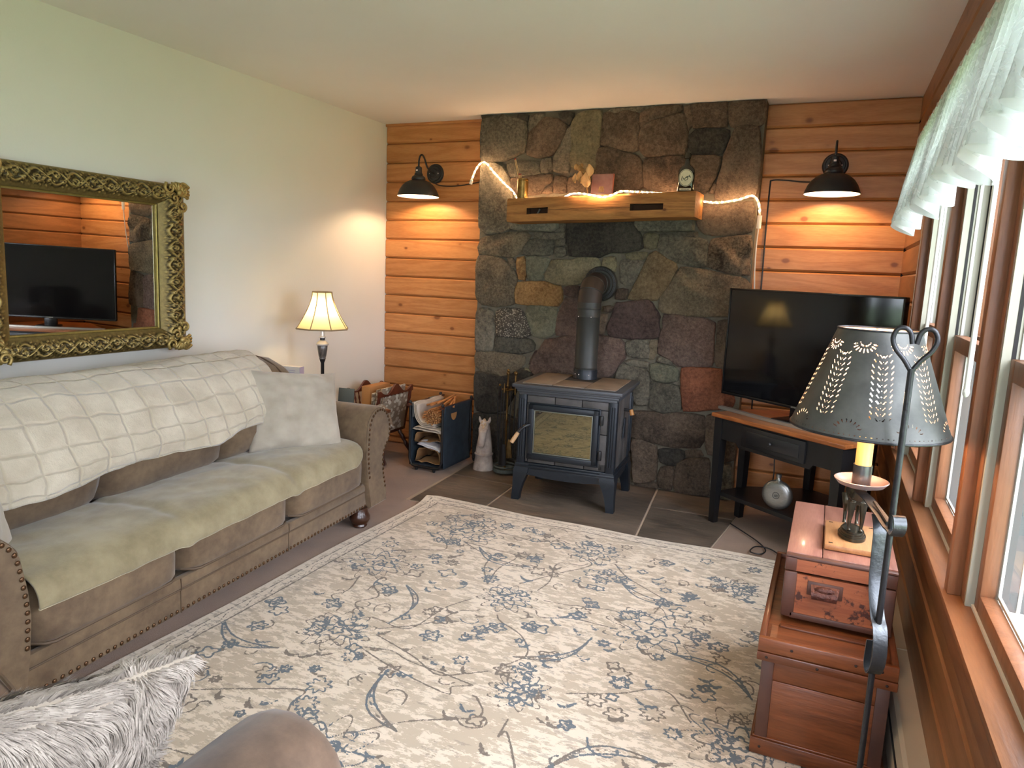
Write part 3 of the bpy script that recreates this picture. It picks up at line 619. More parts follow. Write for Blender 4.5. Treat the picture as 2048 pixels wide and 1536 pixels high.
def cable(name, P, r, lab, m, n=6): return tag(MB().tube(spline(P, n), r, 6).obj(name, m), lab, 'cord')
cable('lamp_cord', [(.43, -.03, 2.01), (.47, -.022, 1.992), (.56, -.02, 1.985), (.66, -.019, 1.990), (.76, -.019, 2.005), (.87, -.02, 2.02)], .004, 'black cord from the left wall lamp to the chimney', M['black'])
cable('lamp_cord', [(3.10, -.03, 2.01), (3.05, -.022, 1.985), (2.95, -.02, 1.985), (2.86, -.02, 1.995), (2.782, -.02, 1.995), (2.772, -.02, 1.96), (2.772, -.02, 1.70), (2.776, -.021, 1.40), (2.78, -.021, 1.0), (2.79, -.021, .5)], .0045, 'black cord from the right wall lamp down the logs beside the chimney', M['black'])
# ================================================================ WOOD STOVE
BL = M['stovepaint'] = plain('blue_black_enamel', (25, 32, 40), .42, .1, c2=(21, 27, 34), vs=8, bump=.15, bs=120, spec=.5)
M['soap'] = plain('soapstone', (58, 56, 54), .6, c2=(88, 84, 82), vs=10, bump=.15, bs=40, detail=7); M['soaptop'] = plain('soapstone_top', (110, 96, 82), .5, c2=(138, 120, 102), vs=9, detail=7)
sv = thing('wood_stove', 'blue-black cast iron wood stove with soapstone panels and glass door', 'stove', (1.80, -.545, .0075), R(4.3))
b = MB(); b.box((0, 0, .45), (.55, .44, .47), .004); b.obj('firebox', M['black'], sv)
b = MB()                                                                # top: frame with crown moulding
for z0, z1, w, d in ((.655, .672, .60, .50), (.672, .688, .622, .522), (.688, .700, .640, .545), (.700, .722, .668, .572)): b.box((0, 0, (z0+z1)/2), (w, d, z1-z0+.001), .005)
b.obj('top_plate', plain('top_frame_iron', (70, 72, 76), .45, .2), sv)
for x0, x1, y0, y1 in ((-.285, -.098, -.235, .245), (-.096, .096, -.235, .0), (.098, .285, -.235, .245)):
    MB().box(((x0+x1)/2, (y0+y1)/2, .7235), (x1-x0-.002, y1-y0, .007), .002).obj('top_tile', M['soaptop'], sv)
MB().box((0, .124, .7225), (.188, .235, .003)).obj('collar_recess', M['dark'], sv)
for sx in (-1, 1):
    for sy in (-1, 1):
        c = MB().box((sx*.277, sy*.222, .445), (.052, .052, .43), .006).obj('corner_post', BL, sv)
        for d in (-.013, 0, .013):
            b = MB()
            if sy < 0: b.tube([(sx*.277+d, sy*.249, .27), (sx*.277+d, sy*.249, .63)], .0045, 6)
            else: b.tube([(sx*.304, sy*.222+d, .27), (sx*.304, sy*.222+d, .63)], .0045, 6)
            b.obj('flute', BL, c)
        S0 = []
        for z, w, off in ((.232, .085, 0), (.205, .088, .004), (.185, .094, .010), (.165, .088, .010), (.13, .072, .010), (.09, .058, .010), (.045, .050, .012), (.012, .048, .014), (0, .047, .014)):
            ox, oy = .305+off, .250+off; S0.append([(sx*ox, sy*oy, z), (sx*(ox-w), sy*oy, z), (sx*(ox-w), sy*(oy-w), z), (sx*ox, sy*(oy-w), z)])
        MB().rings(S0).obj('leg', BL, sv, 40)
b = MB()
for z0, z1, w, d in ((.222, .236, .604, .494), (.205, .222, .618, .508), (.190, .205, .606, .496)): b.box((0, 0, (z0+z1)/2), (w, d, z1-z0+.001), .004)
b.obj('base_moulding', BL, sv)
for sy in (-1, 1):
    P = [(-.28, .20), (.28, .20)]+[(.28-.56*i/16, .165-.012*math.sin(math.pi*i/16)-.004*(1 if 3 < i < 13 else 0)) for i in range(17)]
    MB().prism(P, sy*.243-.006, sy*.243+.006, 'y').obj('apron', BL, sv, 30)
for sx in (-1, 1): MB().prism([(-.2, .20), (.2, .20), (.2, .168), (0, .158), (-.2, .168)], sx*.292-.006, sx*.292+.006, 'x').obj('apron', BL, sv, 30)
# soapstone panels
FY = -.228
for x0, x1, z0, z1 in ((-.25, -.075, .605, .653), (-.073, .09, .605, .653), (.092, .25, .605, .653), (-.25, -.235, .24, .603), (.205, .25, .46, .603), (.205, .25, .24, .458), (-.233, -.06, .238, .285), (-.058, .12, .238, .285), (.122, .25, .238, .285)):
    MB().box(((x0+x1)/2, FY, (z0+z1)/2), (x1-x0-.002, .022, z1-z0-.002), .003).obj('stone_panel', M['soap'], sv)
for sx in (-1, 1):
    for y0, y1 in ((-.195, -.068), (-.066, .066), (.068, .195)): MB().box((sx*.281, (y0+y1)/2, .445), (.022, y1-y0, .42), .003).obj('stone_panel', M['soap'], sv)
# door
dr = MB(); x0, x1, z0, z1 = -.232, .198, .268, .602; t_ = .034
for c, d in (((x0+t_/2, 0, (z0+z1)/2), (t_, .022, z1-z0)), ((x1-t_/2, 0, (z0+z1)/2), (t_, .022, z1-z0)), (((x0+x1)/2, 0, z0+t_/2), (x1-x0, .022, t_)), (((x0+x1)/2, 0, z1-t_/2), (x1-x0, .022, t_))): dr.box((c[0], FY-.022, c[2]), d, .005)
dr = dr.obj('door', BL, sv)
b = MB()
for c, d in (((x0-.004, FY-.012, (z0+z1)/2), (.010, .012, z1-z0+.016)), ((x1+.004, FY-.012, (z0+z1)/2), (.010, .012, z1-z0+.016)), (((x0+x1)/2, FY-.012, z0-.004), (x1-x0, .012, .010)), (((x0+x1)/2, FY-.012, z1+.004), (x1-x0, .012, .010))): b.box(c, d, .003)
b.obj('door_lip', BL, dr)
b = MB()
for c, d in (((x0+t_+.003, FY-.026, (z0+z1)/2), (.006, .008, z1-z0-2*t_)), ((x1-t_-.003, FY-.026, (z0+z1)/2), (.006, .008, z1-z0-2*t_)), (((x0+x1)/2, FY-.026, z0+t_+.003), (x1-x0-2*t_, .008, .006)), (((x0+x1)/2, FY-.026, z1-t_-.003), (x1-x0-2*t_, .008, .006))): b.box(c, d, .002)
b.obj('glass_bead', plain('light_bead', (120, 122, 112), .4, .5), dr)
m = N('smoked_glass'); g_ = m.n('BsdfGlossy'); g_.inputs[0].default_value = (.72, .62, .30, 1); g_.inputs['Roughness'].default_value = .015
m.mixs(.30, m.bsdf(lin((26, 23, 16)), .5, out=False), g_.outputs[0]); M['stoveglass'] = m.m
MB().box(((x0+x1)/2, FY-.020, (z0+z1)/2), (x1-x0-2*t_, .006, z1-z0-2*t_)).obj('glass', M['stoveglass'], dr, None)
for z in (.335, .545): MB().lathe([(.001, -.028), (.011, -.028), (.013, -.022), (.013, .022), (.011, .028), (.001, .028)], (x1+.016, FY-.022, z), 14).obj('hinge', M['black'], sv)
h = MB().tube(spline([(x0+.006, FY-.03, .475), (x0-.012, FY-.055, .468), (x0-.035, FY-.072, .445), (x0-.046, FY-.078, .428)], 4), [.013, .012, .0115, .0105, .010, .010, .0095, .0095, .0095, .0095, .0095, .0095, .0095], 10).obj('door_handle', M['black'], sv)
M['grip'] = plain('pale_wood_grip', (196, 158, 116), .55, c2=(176, 136, 96), vs=20)
MB().tube([(x0-.044, FY-.077, .431), (x0-.060, FY-.086, .402), (x0-.078, FY-.096, .370)], [.0115, .0135, .013], 12).obj('wood_grip', M['grip'], h)
h = MB().tube([(.29, .02, .575), (.335, .018, .572)], .009, 10).obj('side_lever', M['black'], sv)
MB().tube([(.335, .018, .578), (.345, .012, .545)], [.012, .014], 12).obj('wood_grip', plain('amber_grip', (170, 116, 58), .5), h)
b = MB(); b.prism([(-.012, .40), (.05, .40), (.05, .52), (.02, .52)], .295, .304, 'x'); b.obj('damper_cover', BL, sv)
MB().box((-.05, .10, .175), (.34, .26, .035), .006).obj('ash_pan', M['black'], sv)
# stove pipe
pm = M['pipe'] = plain('charcoal_pipe', (44, 44, 42), .5, .3, c2=(56, 56, 52), vs=5); PB = plain('brown_black_elbow', (54, 44, 38), .55, .25, c2=(46, 38, 34), vs=6)
px, py = 1.79, -.385
pp = thing('stove_pipe', 'dark round flue pipe with an elbow from the stove top into the stone', 'flue pipe', (px, py, .733))
MB().lathe([(.078, 0), (.078, .008), (.0755, .012), (.0755, .060), (.072, .060), (.072, 0)], n=40, caps=False).obj('collar', BL, pp)
MB().lathe([(.0725, .055), (.0725, .07), (.0735, .072), (.0725, .074), (.0725, .39), (.0735, .392), (.0735, .396), (.0725, .398), (.0725, .44)], n=40, caps=False).obj('lower_pipe', pm, pp)
MB().lathe([(.0745, .44), (.0755, .442), (.0755, .448), (.074, .45), (.074, .484)], n=40, caps=False).obj('upper_pipe', pm, pp)
# three-segment elbow turning back to the wall
zb = .484; rad = .115
def cut(ang): return [(0+.0755*math.cos(a), rad-(rad-.0755*math.sin(a)*1)*math.cos(ang), zb+(rad-.0755*math.sin(a))*math.sin(ang)) for a in np.linspace(0, 2*math.pi, 40, endpoint=False)]
for i, (a0, a1) in enumerate(((0, 30), (30, 60), (60, 90))):
    r0, r1 = cut(R(a0)), cut(R(a1)); k = .97
    b = MB(); b.rings([r0, r1], caps=False); b.obj('elbow_segment', PB, pp, 60)
    b = MB(); b.tube([Vector(q) for q in r1]+[Vector(r1[0])], .0035, 6, caps=False); b.obj('seam', pm, pp)
yb = rad; ze = zb+rad
b = MB(); b.rings([[(.0755*math.cos(a), yy, ze+.0755*math.sin(a)) for a in np.linspace(0, 2*math.pi, 40, endpoint=False)] for yy in (yb, yb+.12)], caps=False); b.obj('thimble', pm, pp, 60)
MB().lathe([(.0755, .030), (.088, .030), (.092, .018), (.108, .016), (.114, .006), (.115, 0)], n=64, M=T(0, (-.172-py), ze) @ Rx(R(90)), caps=False).obj('wall_flange', pm, pp)
b = MB()
for i in range(48): a = 2*math.pi*i/48; b.box((.098, 0, 0), (.016, .006, .004), 0, T(0, -.190-py, ze) @ Ry(a))
b.obj('flange_rib', M['black'], pp, kind='stuff')
for a, z in ((-130, .395), (-60, .395), (-105, .03), (-55, .03), (-130, .03)): MB().ball((.0755*math.cos(R(a)), .0755*math.sin(R(a)), z), .0032, n=8).obj('screw', M['reflector'], pp)
# ================================================================ HEARTH THINGS
M['brass'] = plain('tarnished_brass', (128, 98, 52), .4, .8, c2=(86, 64, 36), vs=24); M['iron'] = plain('black_iron', (36, 33, 32), .5, .4); M['verd'] = plain('verdigris_iron', (108, 114, 108), .6, .2, c2=(72, 76, 72), vs=22)
fx, fy = 1.226, -.33
ft = thing('fireplace_tool_stand', 'brass and iron fireplace tool stand with a round base left of the stove', 'tool stand', (fx, fy, .0075))
b = MB(); b.lathe([(.001, .016), (.05, .016), (.066, .02), (.072, .035), (.080, .036), (.083, .022), (.080, .010), (.072, .008), (.001, .008)], n=32); b.obj('base', M['verd'], ft)
b = MB(); b.lathe([(.076+.006*math.cos(a), .05+.006*math.sin(a)) for a in np.linspace(0, 6.2832, 9)], n=32, caps=False); b.obj('rim', M['verd'], ft)
for a in range(3): MB().ball((.06*math.cos(a*2.1+.5), .06*math.sin(a*2.1+.5), .006), .010, (1, 1, .6), 8).obj('foot', M['iron'], ft)
MB().lathe([(.007, .016), (.007, .36), (.011, .37), (.007, .38), (.006, .60), (.010, .61), (.006, .62), (.007, .68), (.013, .692), (.012, .702), (.005, .708)], n=14).obj('pole', M['brass'], ft)
MB().ball((0, 0, .716), .011, n=12).obj('finial', M['brass'], ft)
b = MB(); b.lathe([(.038+.003*math.cos(a), .585+.003*math.sin(a)) for a in np.linspace(0, 6.2832, 7)], n=24, caps=False); b.obj('hanger_ring', M['brass'], ft)
for a in (0, 90, 180, 270): MB().tube([(0, 0, .585), (.05*math.cos(R(a)), .05*math.sin(R(a)), .588), (.056*math.cos(R(a)), .056*math.sin(R(a)), .600)], .003, 6).obj('hook', M['brass'], ft)
def tool(name, dx, dy, lab, cat): return thing(name, lab, cat, (fx+dx, fy+dy, .03), 0)
t = tool('fire_tongs', -.056, -.006, 'black fire tongs hanging on the tool stand nearest the horse head', 'tongs')
for s in (-1, 1): MB().tube(spline([(s*.004, 0, .58), (s*.014, 0, .50), (s*.010, 0, .36), (s*.004, 0, .20), (s*.007, 0, .13)], 4), .004, 6).obj('arm', M['iron'], t)
b = MB()
for i in range(8): b.lathe([(.011+.002*math.cos(a), .49+i*.009+.002*math.sin(a)) for a in np.linspace(0, 6.2832, 6)], n=12, caps=False)
b.obj('spring', M['iron'], t, kind='stuff'); MB().ball((0, 0, .588), .010, n=10).obj('knob', M['brass'], t)
t = tool('fire_poker', .056, .0, 'iron fire poker with a brass ball handle on the tool stand', 'poker')
MB().tube([(0, 0, .10), (0, 0, .54)], .005, 8).obj('shaft', M['iron'], t); MB().tube([(0, 0, .53), (0, 0, .665)], [.006, .008], 10).obj('handle', M['brass'], t); MB().ball((0, 0, .678), .015, n=12).obj('knob', M['brass'], t); MB().tube([(0, 0, .11), (.012, 0, .085), (.026, 0, .095)], .004, 6).obj('tip', M['iron'], t)
t = tool('ash_shovel', 0, -.056, 'small iron ash shovel hanging at the front of the tool stand', 'shovel')
MB().tube([(0, 0, .18), (0, 0, .55)], .004, 8).obj('shaft', M['iron'], t); MB().tube([(0, 0, .55), (0, 0, .61)], [.006, .004], 8).obj('handle', M['brass'], t)
b = MB(); b.grid(lambda u, v: ((u-.5)*.055*(1-.25*v), -.004+.010*(2*u-1)**2, .04+.15*v), 9, 5); b.grid(lambda u, v: ((u-.5)*.055*(1-.25*v), -.002+.010*(2*u-1)**2, .04+.15*v), 9, 5); b.obj('blade', M['iron'], t)
t = tool('hearth_brush', 0, .056, 'hearth brush hanging at the back of the tool stand', 'brush')
MB().tube([(0, 0, .20), (0, 0, .60)], .004, 8).obj('shaft', M['iron'], t)
b = MB()
for i in range(40): a = i*2.4; r = .018*math.sqrt(i/40); b.tube([(.4*r*math.cos(a), .4*r*math.sin(a), .20), (1.4*r*math.cos(a), 1.4*r*math.sin(a), .07)], [.0015, .001], 4)
b.obj('bristles', M['dried'], t, kind='stuff')
# horse-head statue (chess-knight pose)
m = N('weathered_white_stone'); v = m.map(); m.bsdf(m.mix(m.mr(m.noise(v, 14, 5), .35, .65), lin((158, 142, 132)), lin((204, 190, 180))), .9, 0, m.bump(m.noise(v, 55, 4), .6, .006)); M['plaster'] = m.m
hs_ = thing('horse_head_statue', 'weathered white stone horse head on a round plinth beside the fire tools', 'statue', (1.058, -.325, .0075), R(12))
MB().lathe([(.001, 0), (.074, 0), (.074, .012), (.066, .05), (.060, .085), (.060, .10), (.065, .104), (.066, .114), (.060, .118)], n=28).obj('plinth', M['plaster'], hs_, 50)
def loft(P, n=16):
    Rr = []
    for (x, y, z), (rx, ry), pitch in P: Rr.append([Vector((x, y, z)) + Ry(0) @ Rx(pitch) @ Vector((rx*math.cos(a), ry*math.sin(a), 0)) for a in np.linspace(0, 2*math.pi, n, endpoint=False)])
    return Rr
b = MB()
b.rings(loft([((0, 0, .113), (.060, .058), 0), ((0, .004, .16), (.056, .056), 0), ((0, .010, .21), (.048, .054), 0), ((0, .012, .26), (.041, .050), 0), ((0, .008, .30), (.036, .044), -.1), ((0, 0, .332), (.030, .034), -.2), ((0, -.004, .348), (.014, .016), -.2)]))
b.rings(loft([((0, .006, .340), (.018, .016), .5), ((0, -.018, .325), (.030, .030), .5), ((0, -.040, .292), (.033, .034), .42), ((0, -.056, .252), (.027, .027), .35), ((0, -.068, .215), (.022, .021), .3), ((0, -.075, .190), (.023, .020), .25), ((0, -.078, .172), (.016, .014), .2), ((0, -.079, .166), (.006, .006), .2)]))
for s in (-1, 1):
    b.ball((s*.029, -.038, .296), .0075, n=8); b.ball((s*.013, -.092, .184), .006, n=8)
    b.rings(loft([((s*.026, .0, .33), (.012, .008), 0), ((s*.034, -.002, .352), (.012, .007), 0), ((s*.038, -.004, .376), (.003, .003), 0)], 10))
for i in range(9): b.ball((.008*math.sin(i*2.1), .048-.006*i+.012*math.sin(i*.6), .19+.019*i), .014, (1, 1.2, 1.1), 8)
o = b.obj('horse_head', M['plaster'], hs_, 180); md = o.modifiers.new('fuse', 'REMESH'); md.mode = 'VOXEL'; md.voxel_size = .0035; md.use_smooth_shade = True
b = MB()
for i in range(7): b.ball((.010*math.sin(i*2.6), -.012-.006*i, .352-.009*i), .011, (1, .7, 1.2), 8)
b.obj('forelock', plain('cream_forelock', (214, 190, 160), .9, c2=(176, 146, 116), vs=40), hs_, 180)
# ================================================================ TELEVISION ON ITS CORNER TABLE
A = R(-34.9)
ts = thing('corner_table', 'black corner television table with brown top, drawer and low shelf', 'table', (2.98, -.83, .004), A)
M['brown_top'] = wood('chestnut_top', (168, 100, 52), (112, 62, 30), 'X', tone=0, rough=.32, coat=.2)
top = [(-.418, -.02), (.418, -.02), (.418, .27), (.20, .62), (-.20, .62), (-.418, .27)]
def cpoly(P, k): cx = sum(p[0] for p in P)/len(P); cy = sum(p[1] for p in P)/len(P); return [(x+(cx-x)*k, y+(cy-y)*k) for x, y in P]
b = MB(); b.rings([[(x, y, z) for x, y in cpoly(top, k)] for z, k in ((.620, .012), (.624, .002), (.636, 0), (.641, .004), (.643, .014))]); b.obj('table_top', M['brown_top'], ts, 30)
for x, y in ((-.375, .018), (.375, .018), (-.375, .232), (.375, .232), (-.175, .575), (.175, .575)):
    b = MB(); b.rings([[(x+a*w, y+c*w, z) for a, c in ((-1, -1), (1, -1), (1, 1), (-1, 1))] for z, w in ((0, .0185), (.40, .0235), (.50, .026), (.62, .026))]); b.obj('leg', M['blackwood'], ts, 20)
ap = MB()
P = [(-.352, .62), (-.352, .50), (-.245, .50), (-.225, .475), (.225, .475), (.245, .50), (.352, .50), (.352, .62)]
ap.prism(P, .0, .018, 'y'); ap.obj('front_apron', M['blackwood'], ts, 20)
for s in (-1, 1): MB().box((s*.385, .125, .56), (.016, .17, .12)).obj('side_apron', M['blackwood'], ts)
for s in (-1, 1):
    L = math.hypot(.2, .343); MB().box((0, 0, .56), (.014, L-.03, .12), 0, T(s*.275, .403, 0) @ Rz(s*math.atan2(.2, .343))).obj('side_apron', M['blackwood'], ts)
MB().box((0, .585, .56), (.32, .016, .12)).obj('back_apron', M['blackwood'], ts)
d = MB(); d.box((0, -.006, .552), (.40, .016, .115), .004); d = d.obj('drawer', M['blackwood'], ts)
b = MB(); b.box((0, -.014, .552), (.335, .008, .070), .004); b.obj('raised_field', plain('black_paint_sheen', (30, 30, 31), .3), d)
MB().lathe([(.005, 0), (.005, .008), (.0115, .012), (.0125, .018), (.009, .023), (.001, .024)], (0, 0, 0), 16, T(0, -.018, .552) @ Rx(R(90))).obj('knob', M['black'], d)
sh = [(-.37, .03), (.37, .03), (.37, .25), (.18, .575), (-.18, .575), (-.37, .25)]
MB().prism(sh, .165, .187, 'z').obj('shelf', M['blackwood'], ts, 20)
tv = thing('television', 'large black flat television standing on the corner table', 'television', (3.066, -.66, .647), R(-35.8))
m = N('screen_glass'); m.bsdf(lin((13, 13, 14)), .07, 0, None, .32); M['screen'] = m.m
M['bezel'] = plain('gloss_black_plastic', (14, 14, 15), .25); M['silver'] = plain('brushed_silver', (168, 164, 154), .35, .7)
b = MB(); b.box((0, .018, .388), (1.058, .030, .622), .005); b.obj('cabinet', M['bezel'], tv)
b = MB(); b.box((0, .045, .36), (.78, .04, .40), .018); b.obj('rear_housing', M['blackwood'], tv)
sc = MB().box((0, .0015, .392), (1.034, .004, .594)).obj('screen', M['screen'], tv)
b = MB()
for c, dd in (((0, .0, .083), (1.058, .010, .016)), ((0, .0, .694), (1.058, .010, .010)), ((-.524, .0, .388), (.010, .010, .622)), ((.524, .0, .388), (.010, .010, .622))): b.box(c, dd, .002)
b.obj('bezel', M['bezel'], tv)
text_mesh('maker_mark', 'SAMSUNG', .0125, M['silver'], tv, (0, -.0056, .0835), (R(90), 0, 0))
b = MB(); b.grid(lambda u, v: ((u-.5)*.92, -.085-.035*math.cos((u-.5)*2.8)+.030*v, .006+.013*(1 if .05 < v < .95 else 0)), 33, 5); b.grid(lambda u, v: ((u-.5)*.92, -.085-.035*math.cos((u-.5)*2.8)+.030*v, .001), 33, 5)
Q = [[((u-.5)*.92, -.085-.035*math.cos((u-.5)*2.8)+dy, z) for dy, z in ((0, .001), (.032, .001), (.032, .016), (.0, .016))] for u in np.linspace(0, 1, 33)]
b.bm.free(); b = MB(); b.rings(Q); b.obj('stand_bar', M['silver'], tv, 30)
b = MB(); b.box((0, -.02, .012), (.16, .15, .018), .004); b.box((0, .028, .06), (.10, .03, .10), .006); b.obj('stand_neck', M['bezel'], tv)
# round metal canteen on the shelf
M['pewter'] = plain('brushed_pewter', (150, 150, 146), .34, .85, c2=(132, 132, 130), vs=40, stretch=(1, 1, 8))
fk = thing('round_flask', 'round brushed metal flask with a ring emblem on the low shelf', 'flask', (3.022, -.775, .191), R(-14))
pr = [(.001, -.021), (.035, -.0225), (.060, -.021), (.074, -.015), (.080, -.006), (.081, 0), (.080, .006), (.074, .015), (.060, .021), (.035, .0225), (.001, .021)]
MB().lathe(pr, (0, 0, 0), 48, T(0, 0, .082) @ Rx(R(90))).obj('body', M['pewter'], fk, 50)
MB().lathe([(.026, .148), (.016, .160), (.011, .170), (.0105, .180)], n=24).obj('neck', M['pewter'], fk, 50)
MB().lathe([(.001, .178), (.0145, .178), (.0145, .193), (.012, .196), (.001, .196)], n=24).obj('cap', M['pewter'], fk, 30)
M['emblem'] = plain('dark_emblem', (52, 52, 54), .5)
b = MB(); b.lathe([(.0185, 0), (.0185, .0012), (.0160, .0012), (.0160, 0)], n=32, M=T(0, -.0222, .082) @ Rx(R(90)), caps=False)
for P in ([(-.009, .078), (-.007, .085), (-.004, .080), (-.002, .086)], [(-.001, .079), (.002, .087), (.004, .080)], [(.005, .086), (.009, .085), (.006, .080), (.010, .078)], [(-.008, .0755), (.008, .0755)]): b.tube([(x, -.0229, z) for x, z in P], .0009, 4)
b.obj('ring_emblem', M['emblem'], fk)
tag(MB().tube(spline([(3.05, -.40, .62), (2.99, -.42, .50), (2.975, -.45, .40), (2.98, -.47, .30), (2.97, -.47, .195)], 5), .0035, 6).obj('hanging_cable', M['black']), 'thin black cord hanging behind the corner table', 'cord')
tag(MB().tube(spline([(2.78, -.60, .012), (2.86, -.70, .012), (2.95, -.82, .012), (3.00, -.93, .012), (2.98, -1.0, .012), (2.93, -1.0, .016), (2.95, -.93, .022), (3.02, -.90, .012), (3.10, -1.0, .012), (3.2, -1.1, .012)], 6), .0035, 6).obj('looped_cable', M['black']), 'black cord looped on the carpet under the corner table', 'cord')
ou = thing('wall_outlet', 'small white outlet plate low on the logs behind the corner table', 'outlet', (2.815, -.016, .36)); MB().box((0, 0, 0), (.03, .008, .10), .002).obj('plate', M['plug'], ou); MB().box((0, -.008, .02), (.02, .014, .03), .003).obj('plug', M['plug'], ou)
# ================================================================ CHESTS
M['chest'] = wood('old_red_pine', (128, 72, 40), (84, 44, 24), 'X', tone=.12, rough=.38, knots=.06, coat=.15); M['chest_y'] = wood('old_red_pine_side', (120, 66, 38), (80, 42, 24), 'Y', tone=.1, rough=.4, coat=.15)
M['edge'] = plain('dark_stained_edge', (70, 44, 36), .5, c2=(88, 54, 40), vs=12); M['nail'] = plain('iron_nail', (46, 36, 32), .5, .5)
tx0, tx1, ty0, ty1 = 3.105, 3.440, -2.635, -1.93
tk = thing('wooden_chest', 'large red-brown pine chest with raised lid rims standing on the rug', 'chest', ((tx0+tx1)/2, (ty0+ty1)/2, .014)); wx, wy = tx1-tx0, ty1-ty0
for z0, z1 in ((.055, .235), (.237, .315)):
    MB().box((0, -wy/2+.008, (z0+z1)/2), (wx-.01, .016, z1-z0), .002).obj('plank', M['chest'], tk)
    for s in (-1, 1): MB().box((s*(wx/2-.008), 0, (z0+z1)/2), (.016, wy-.034, z1-z0), .002).obj('plank', M['chest_y'], tk)
MB().box((0, wy/2-.008, .185), (wx-.01, .016, .26)).obj('plank', M['chest'], tk); MB().box((0, 0, .06), (wx-.03, wy-.03, .012)).obj('bottom_board', M['chest_y'], tk)
for s in (-1, 1): MB().box((s*(wx/2-.018), -wy/2-.001, .185), (.034, .008, .262), .002).obj('corner_strap', M['edge'], tk)
def rim(nm, z0, z1, o, mt=M['chest'], par=tk, th=.018):
    MB().box((0, -wy/2-o+th/2, (z0+z1)/2), (wx+2*o, th, z1-z0), .003).obj(nm, mt, par); MB().box((0, wy/2+o-th/2, (z0+z1)/2), (wx+2*o, th, z1-z0), .003).obj(nm, mt, par)
    for s in (-1, 1): MB().box((s*(wx/2+o-th/2), 0, (z0+z1)/2), (th, wy+2*o-2*th, z1-z0), .003).obj(nm, M['chest_y'], par)
rim('base_moulding', .0, .050, .010); rim('base_moulding', .050, .056, .005)
rim('body_rim', .296, .322, .014)
ld = MB().box((0, 0, .343), (wx+.020, wy+.020, .016), .002).obj('lid', M['chest'], tk)
rim('lid_rim', .324, .366, .013, M['chest'], ld)
MB().box((-.01, -wy/2+.115, .3545), (.24, .022, .009), .002).obj('lid_batten', M['chest'], ld)
MB().box((0, -wy/2+.07, .3515), (wx-.03, .085, .002)).obj('lid_board', M['chest'], ld)
nl = None
for x, z, o in ((-.09, .345, .013), (.075, .345, .013), (-.02, .309, .014), (.14, .345, .013), (-.155, .309, .014), (.155, .309, .014), (-.04, .27, -.003), (.02, .13, -.003), (-.15, .025, .010), (.1, .025, .010)):
    MB().ball((x, -wy/2-o-.0005, z), .0042, (1, .5, 1), 8).obj('nail', M['nail'], tk)
# small worn toolbox standing on the lid
bx0, bx1, by0, by1 = 3.138, 3.440, -2.475, -1.90
M['worn'] = wood('worn_orange_pine', (160, 96, 62), (124, 66, 42), 'X', tone=0, rough=.45, wear=((66, 36, 28), 3.4, .545)); M['lidtop'] = wood('scuffed_plum_lid', (150, 104, 88), (116, 74, 62), 'Y', tone=0, rough=.35, coat=.25)
bz = .382
sb = thing('small_wooden_box', 'worn orange pine box with dark edges on top of the large chest', 'box', ((bx0+bx1)/2, (by0+by1)/2, bz)); w2, l2 = bx1-bx0, by1-by0
MB().box((0, -l2/2+.006, .070), (w2-.024, .012, .140)).obj('front_board', M['worn'], sb)
for s in (-1, 1):
    MB().box((s*(w2/2-.006), 0, .072), (.012, l2-.02, .144), .002).obj('side_board', M['chest_y'], sb)
    MB().box((s*(w2/2-.018), -l2/2+.003, .073), (.038, .014, .146), .006).obj('edge_strip', M['edge'], sb)
MB().box((0, -l2/2+.003, .008), (w2-.05, .014, .018), .002).obj('edge_strip', M['edge'], sb)
MB().box((0, l2/2-.006, .072), (w2-.024, .012, .144)).obj('back_board', M['chest'], sb); MB().box((0, 0, .006), (w2-.026, l2-.026, .010)).obj('bottom_board', M['chest_y'], sb)
ld = MB().box((0, -l2/2+.005, .170), (w2-.06, .012, .042)).obj('lid_front', M['worn'], sb)
for s in (-1, 1):
    MB().box((s*(w2/2-.016), -l2/2+.004, .172), (.034, .014, .048), .004).obj('edge_strip', M['edge'], sb); MB().box((s*(w2/2-.006), 0, .170), (.012, l2-.02, .044)).obj('lid_side', M['chest_y'], sb)
MB().box((0, -l2/2+.008, .192), (w2+.002, .022, .012), .004).obj('lid_edge', M['edge'], sb)
for x0, x1 in ((-w2/2, -.052), (-.050, w2/2)): MB().box(((x0+x1)/2, .009, .195), (x1-x0, l2-.020, .010), .002).obj('lid_plank', M['lidtop'], sb)
h = MB().box((-.035, -l2/2-.001, .104), (.098, .005, .044), .002).obj('handle_plate', M['edge'], sb)
b = MB(); b.grid(lambda u, v: (-.035+(u-.5)*.078*(1-.12*v), -l2/2-.004-.018*math.sin(math.pi*min(1, v*1.05)*.62), .118-.040*v), 14, 8); b.ball((-.035, -l2/2-.012, .104), .013, (2.4, .5, 1.1), 12); b.obj('cup_handle', plain('cast_brown_iron', (92, 52, 40), .35, .5, c2=(64, 36, 30), vs=60, bump=.6, bs=120), h, 60)
ztop = bz+.200
